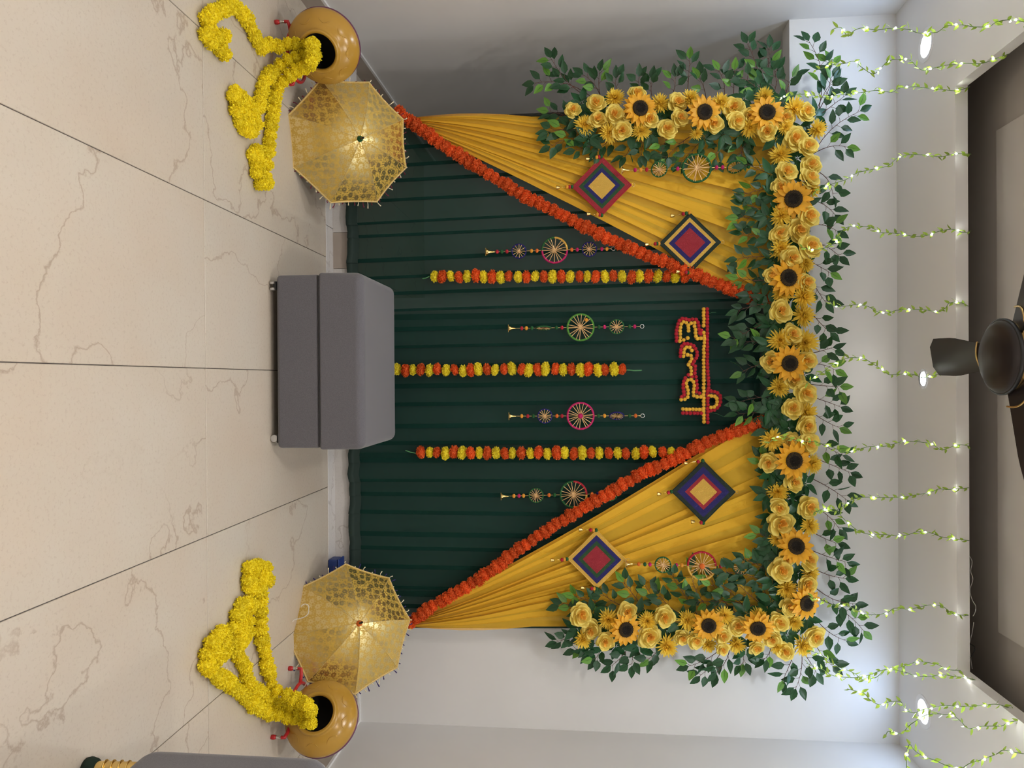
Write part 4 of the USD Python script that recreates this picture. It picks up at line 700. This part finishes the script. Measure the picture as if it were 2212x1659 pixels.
# ------------------------------------------------ ceiling fan
fc = atZ(2153, 771, 2.75); fa = thing('ceiling_fan', 'dark brown ceiling fan with gold trim at the right edge', 'fan', (fc[0], fc[1], 2.75)); fr_ = .132
part(fa, 'hub_cover', lathe([(0, -.018), (.06, -.016), (.105, -.008), (.122, .004), (fr_-.004, .012)], 56), m_fan, smooth=True); part(fa, 'rim', lathe([(fr_-.006, .008), (fr_, .010), (fr_, .02), (fr_-.006, .024)], 56), m_black, smooth=True)
part(fa, 'gold_ring', lathe([(fr_-.012, .022), (fr_-.008, .030), (fr_-.012, .044), (fr_-.022, .048)], 56), m_fangold, smooth=True)
part(fa, 'motor_housing', lathe([(fr_-.022, .046), (.10, .09), (.085, .12), (.03, .135), (0, .135)], 40), m_fan, smooth=True)
part(fa, 'downrod', tube([(0, 0, .13), (0, 0, .25), (0, 0, .345)], .012, 12), m_fan); part(fa, 'canopy', lathe([(.012, .28), (.05, .30), (.065, .357), (0, .358)], 28), m_fan, smooth=True)
for k in range(3):
    a = PI/2+.03+2*PI*k/3; Rz = trimesh.transformations.rotation_matrix(a, [0, 0, 1]); P = []
    for s in np.linspace(0, 1, 12):
        x = .10+.43*s; w = .040+.035*min(1, s*1.7); w *= 1 if s < .9 else math.sqrt(max(.1, 1-((s-.9)/.12)**2)); P.append([(x, w*c, .032-.16*w*c-.01*s) for c in np.linspace(-1, 1, 6)])
    v, f = grid(P); b = part(fa, 'blade', xf((np.vstack([v, v+[0, 0, .006]]), np.vstack([f[:, ::-1], f+len(v)])), Rz), m_fan, smooth=True)
    part(b, 'gold_trim', xf(tube([(.155+.03*math.cos(t_*1.3), .055*t_, .027-.01*t_) for t_ in np.linspace(-1, 1, 9)], .0035, 6), Rz), m_fangold, smooth=True)
# ------------------------------------------------ fairy light vines hanging from the tray's lip
def vine(crop, pts, label, Y=YL-.012):
    ox, oy, sc = crop; P = np.array([atY(ox+a/sc, oy+b/sc, Y) for a, b in pts]); q = np.random.default_rng(int(abs(P[0, 0])*1e4) % 99991)
    P = P[np.argsort(-np.arange(len(P)))] if P[0, 2] < P[-1, 2] else P
    C = smooth_path(P, 90); C[:, 1] += .010*np.sin(np.linspace(0, 9, 90)+q.uniform(0, 6)); base = C[0]; C = C-base
    o = thing('fairy_light_vine', label, 'fairy lights', base, group='leafy fairy light vines')
    part(o, 'stem', tube(C, .0013, 5), m_vstem, smooth=True); d = np.r_[0, np.cumsum(np.linalg.norm(np.diff(C, axis=0), axis=1))]; L = d[-1]
    at = lambda s: np.array([np.interp(s, d, C[:, k]) for k in range(3)])
    n = int(L/.0155)
    for i in range(n):
        s = (i+.5)*L/n; t_ = at(min(L, s+.01))-at(max(0, s-.01)); t_ /= np.linalg.norm(t_); sd = np.cross(t_, [0, -1, 0]); sd /= np.linalg.norm(sd)
        out = t_*q.uniform(.5, 1.1)*(1 if q.random() < .75 else -1)+sd*(1 if i % 2 else -1)*q.uniform(.25, .9)+np.array([0, q.uniform(-.6, .3), 0])
        put_leaf(o, at(s), out, np.array([0, -1, 0])+q.normal(0, .6, 3), q.uniform(.019, .030), q.uniform(.007, .011), m_vleaf, q)
    nb = max(4, int(L/.098)); pr = None
    for i in range(nb):
        c = at((i+.55)*L/nb)+np.array([0, -.004, 0])
        if pr is None: pr = part(o, 'bulb', ball((0, 0, 0), .0042, 0), m_bulb, smooth=True); op(UsdGeom.Mesh(pr), T4(c))
        else: partref(o, 'bulb', pr, T4(c))
C6, C7, C8 = (1780, 0, 2.963), (1780, 560, 2.963), (1780, 1120, 3.079)
VINES = [(C6, [(45, 200), (95, 182), (150, 240), (190, 200), (250, 180), (330, 190), (430, 175), (540, 178), (620, 205), (720, 205), (790, 165), (870, 165), (960, 180), (1040, 180), (1100, 145), (1180, 130), (1330, 150)], 2.75),
 (C6, [(-60, 445), (0, 430), (60, 410), (130, 408), (180, 395), (240, 440), (310, 480), (360, 440), (400, 400), (460, 380), (550, 380), (610, 430), (650, 445), (720, 425), (800, 410), (900, 405), (1000, 410), (1080, 385), (1175, 352)], 2.95),
 (C6, [(-330, 640), (-230, 620), (-120, 605), (0, 625), (75, 610), (150, 595), (250, 585), (330, 575), (440, 590), (480, 565), (560, 560), (660, 570), (740, 575), (825, 582), (935, 552)], 3.27),
 (C6, [(-60, 1225), (0, 1200), (50, 1180), (130, 1155), (210, 1110), (330, 1080), (410, 1060), (480, 1005), (560, 985), (650, 990), (750, 1005), (830, 990), (935, 990)], None),
 (C6, [(-150, 1580), (-60, 1600), (0, 1590), (80, 1540), (110, 1480), (150, 1455), (190, 1445), (300, 1450), (370, 1485), (450, 1490), (540, 1505), (600, 1515), (670, 1505), (740, 1480), (810, 1470), (890, 1490), (940, 1478)], None),
 (C7, [(20, 260), (75, 305), (140, 300), (210, 290), (280, 300), (350, 335), (410, 345), (470, 325), (560, 322), (640, 325), (720, 338), (770, 315), (800, 280), (850, 275), (930, 300)], None),
 (C7, [(-110, 800), (-50, 750), (0, 720), (50, 680), (110, 645), (170, 630), (240, 633), (300, 665), (370, 708), (420, 740), (490, 735), (560, 735), (640, 755), (740, 735), (800, 712), (930, 700)], None),
 (C7, [(-360, 1180), (-270, 1130), (-180, 1160), (-90, 1165), (0, 1185), (70, 1210), (140, 1235), (220, 1222), (300, 1200), (370, 1200), (440, 1185), (510, 1165), (600, 1168), (680, 1180), (750, 1220), (800, 1205), (850, 1187), (930, 1198)], None),
 (C7, [(-70, 1620), (0, 1600), (60, 1615), (110, 1590), (160, 1560), (220, 1528), (300, 1525), (420, 1525), (490, 1520), (590, 1505), (680, 1490), (740, 1470), (800, 1475), (880, 1470), (935, 1465)], None),
 (C8, [(-60, -40), (0, -50), (70, -60), (130, 0), (190, 55), (240, 88), (320, 105), (400, 105), (470, 115), (550, 112), (640, 90), (700, 95), (790, 125), (870, 135), (960, 145)], None),
 (C8, [(-110, 520), (-50, 530), (0, 550), (60, 570), (150, 580), (210, 605), (280, 640), (330, 645), (420, 635), (480, 600), (560, 605), (640, 585), (715, 570), (780, 580), (850, 630), (960, 645)], None),
 (C8, [(-100, 880), (-40, 900), (0, 920), (60, 970), (140, 1000), (200, 1025), (260, 1070), (340, 1060), (420, 1010), (500, 1000), (560, 980), (640, 955), (740, 965), (820, 1000), (900, 1005)], 3.26),
 (C8, [(-120, 960), (-60, 985), (0, 1010), (50, 1045), (110, 1060), (200, 1065), (280, 1050), (430, 1000), (530, 1015), (600, 1040), (700, 1050), (780, 1040), (870, 1055), (950, 1065), (1040, 1090)], 3.20),
 (C8, [(160, 1140), (220, 1155), (265, 1165), (310, 1210), (370, 1240), (440, 1215), (500, 1210), (540, 1270), (590, 1285), (650, 1265), (720, 1255), (790, 1245), (880, 1252), (980, 1258), (1060, 1250), (1150, 1240), (1230, 1260), (1345, 1320)], 2.95),
 (C8, [(410, 1450), (430, 1420), (520, 1440), (570, 1390), (620, 1350), (690, 1305), (760, 1295), (840, 1300), (900, 1340), (960, 1395), (1060, 1385), (1180, 1390), (1250, 1360), (1345, 1345)], 2.85),
 (C8, [(550, 1659), (555, 1580), (580, 1510), (600, 1540), (660, 1585), (740, 1610), (820, 1640), (900, 1650), (960, 1620), (1050, 1600), (1160, 1570), (1200, 1550), (1280, 1565), (1370, 1575)], 2.75)]
for i, (c, p, Y) in enumerate(VINES):
    vine(c, p, f'leafy fairy light vine hanging from the ceiling edge, {nth(i)} from the top', Y or YL-.012)
cb = thing('cable', 'loose thin cables lying on the tray ledge in the lower right corner', 'cable')
for pts, m in (([(965, 250), (985, 290), (975, 350), (990, 400), (970, 480), (985, 540), (1010, 590), (990, 650)], m_wire), ([(960, 680), (968, 760), (960, 820), (1005, 860), (985, 910), (965, 930)], m_black), ([(995, 690), (985, 760), (965, 850), (975, 930), (985, 1000)], m_wire)):
    part(cb, 'wire', tube(smooth_path([atY(1780+a/3.079, 1120+b/3.079, YL+.035) for a, b in pts], 30), .0018, 5), m, smooth=True)
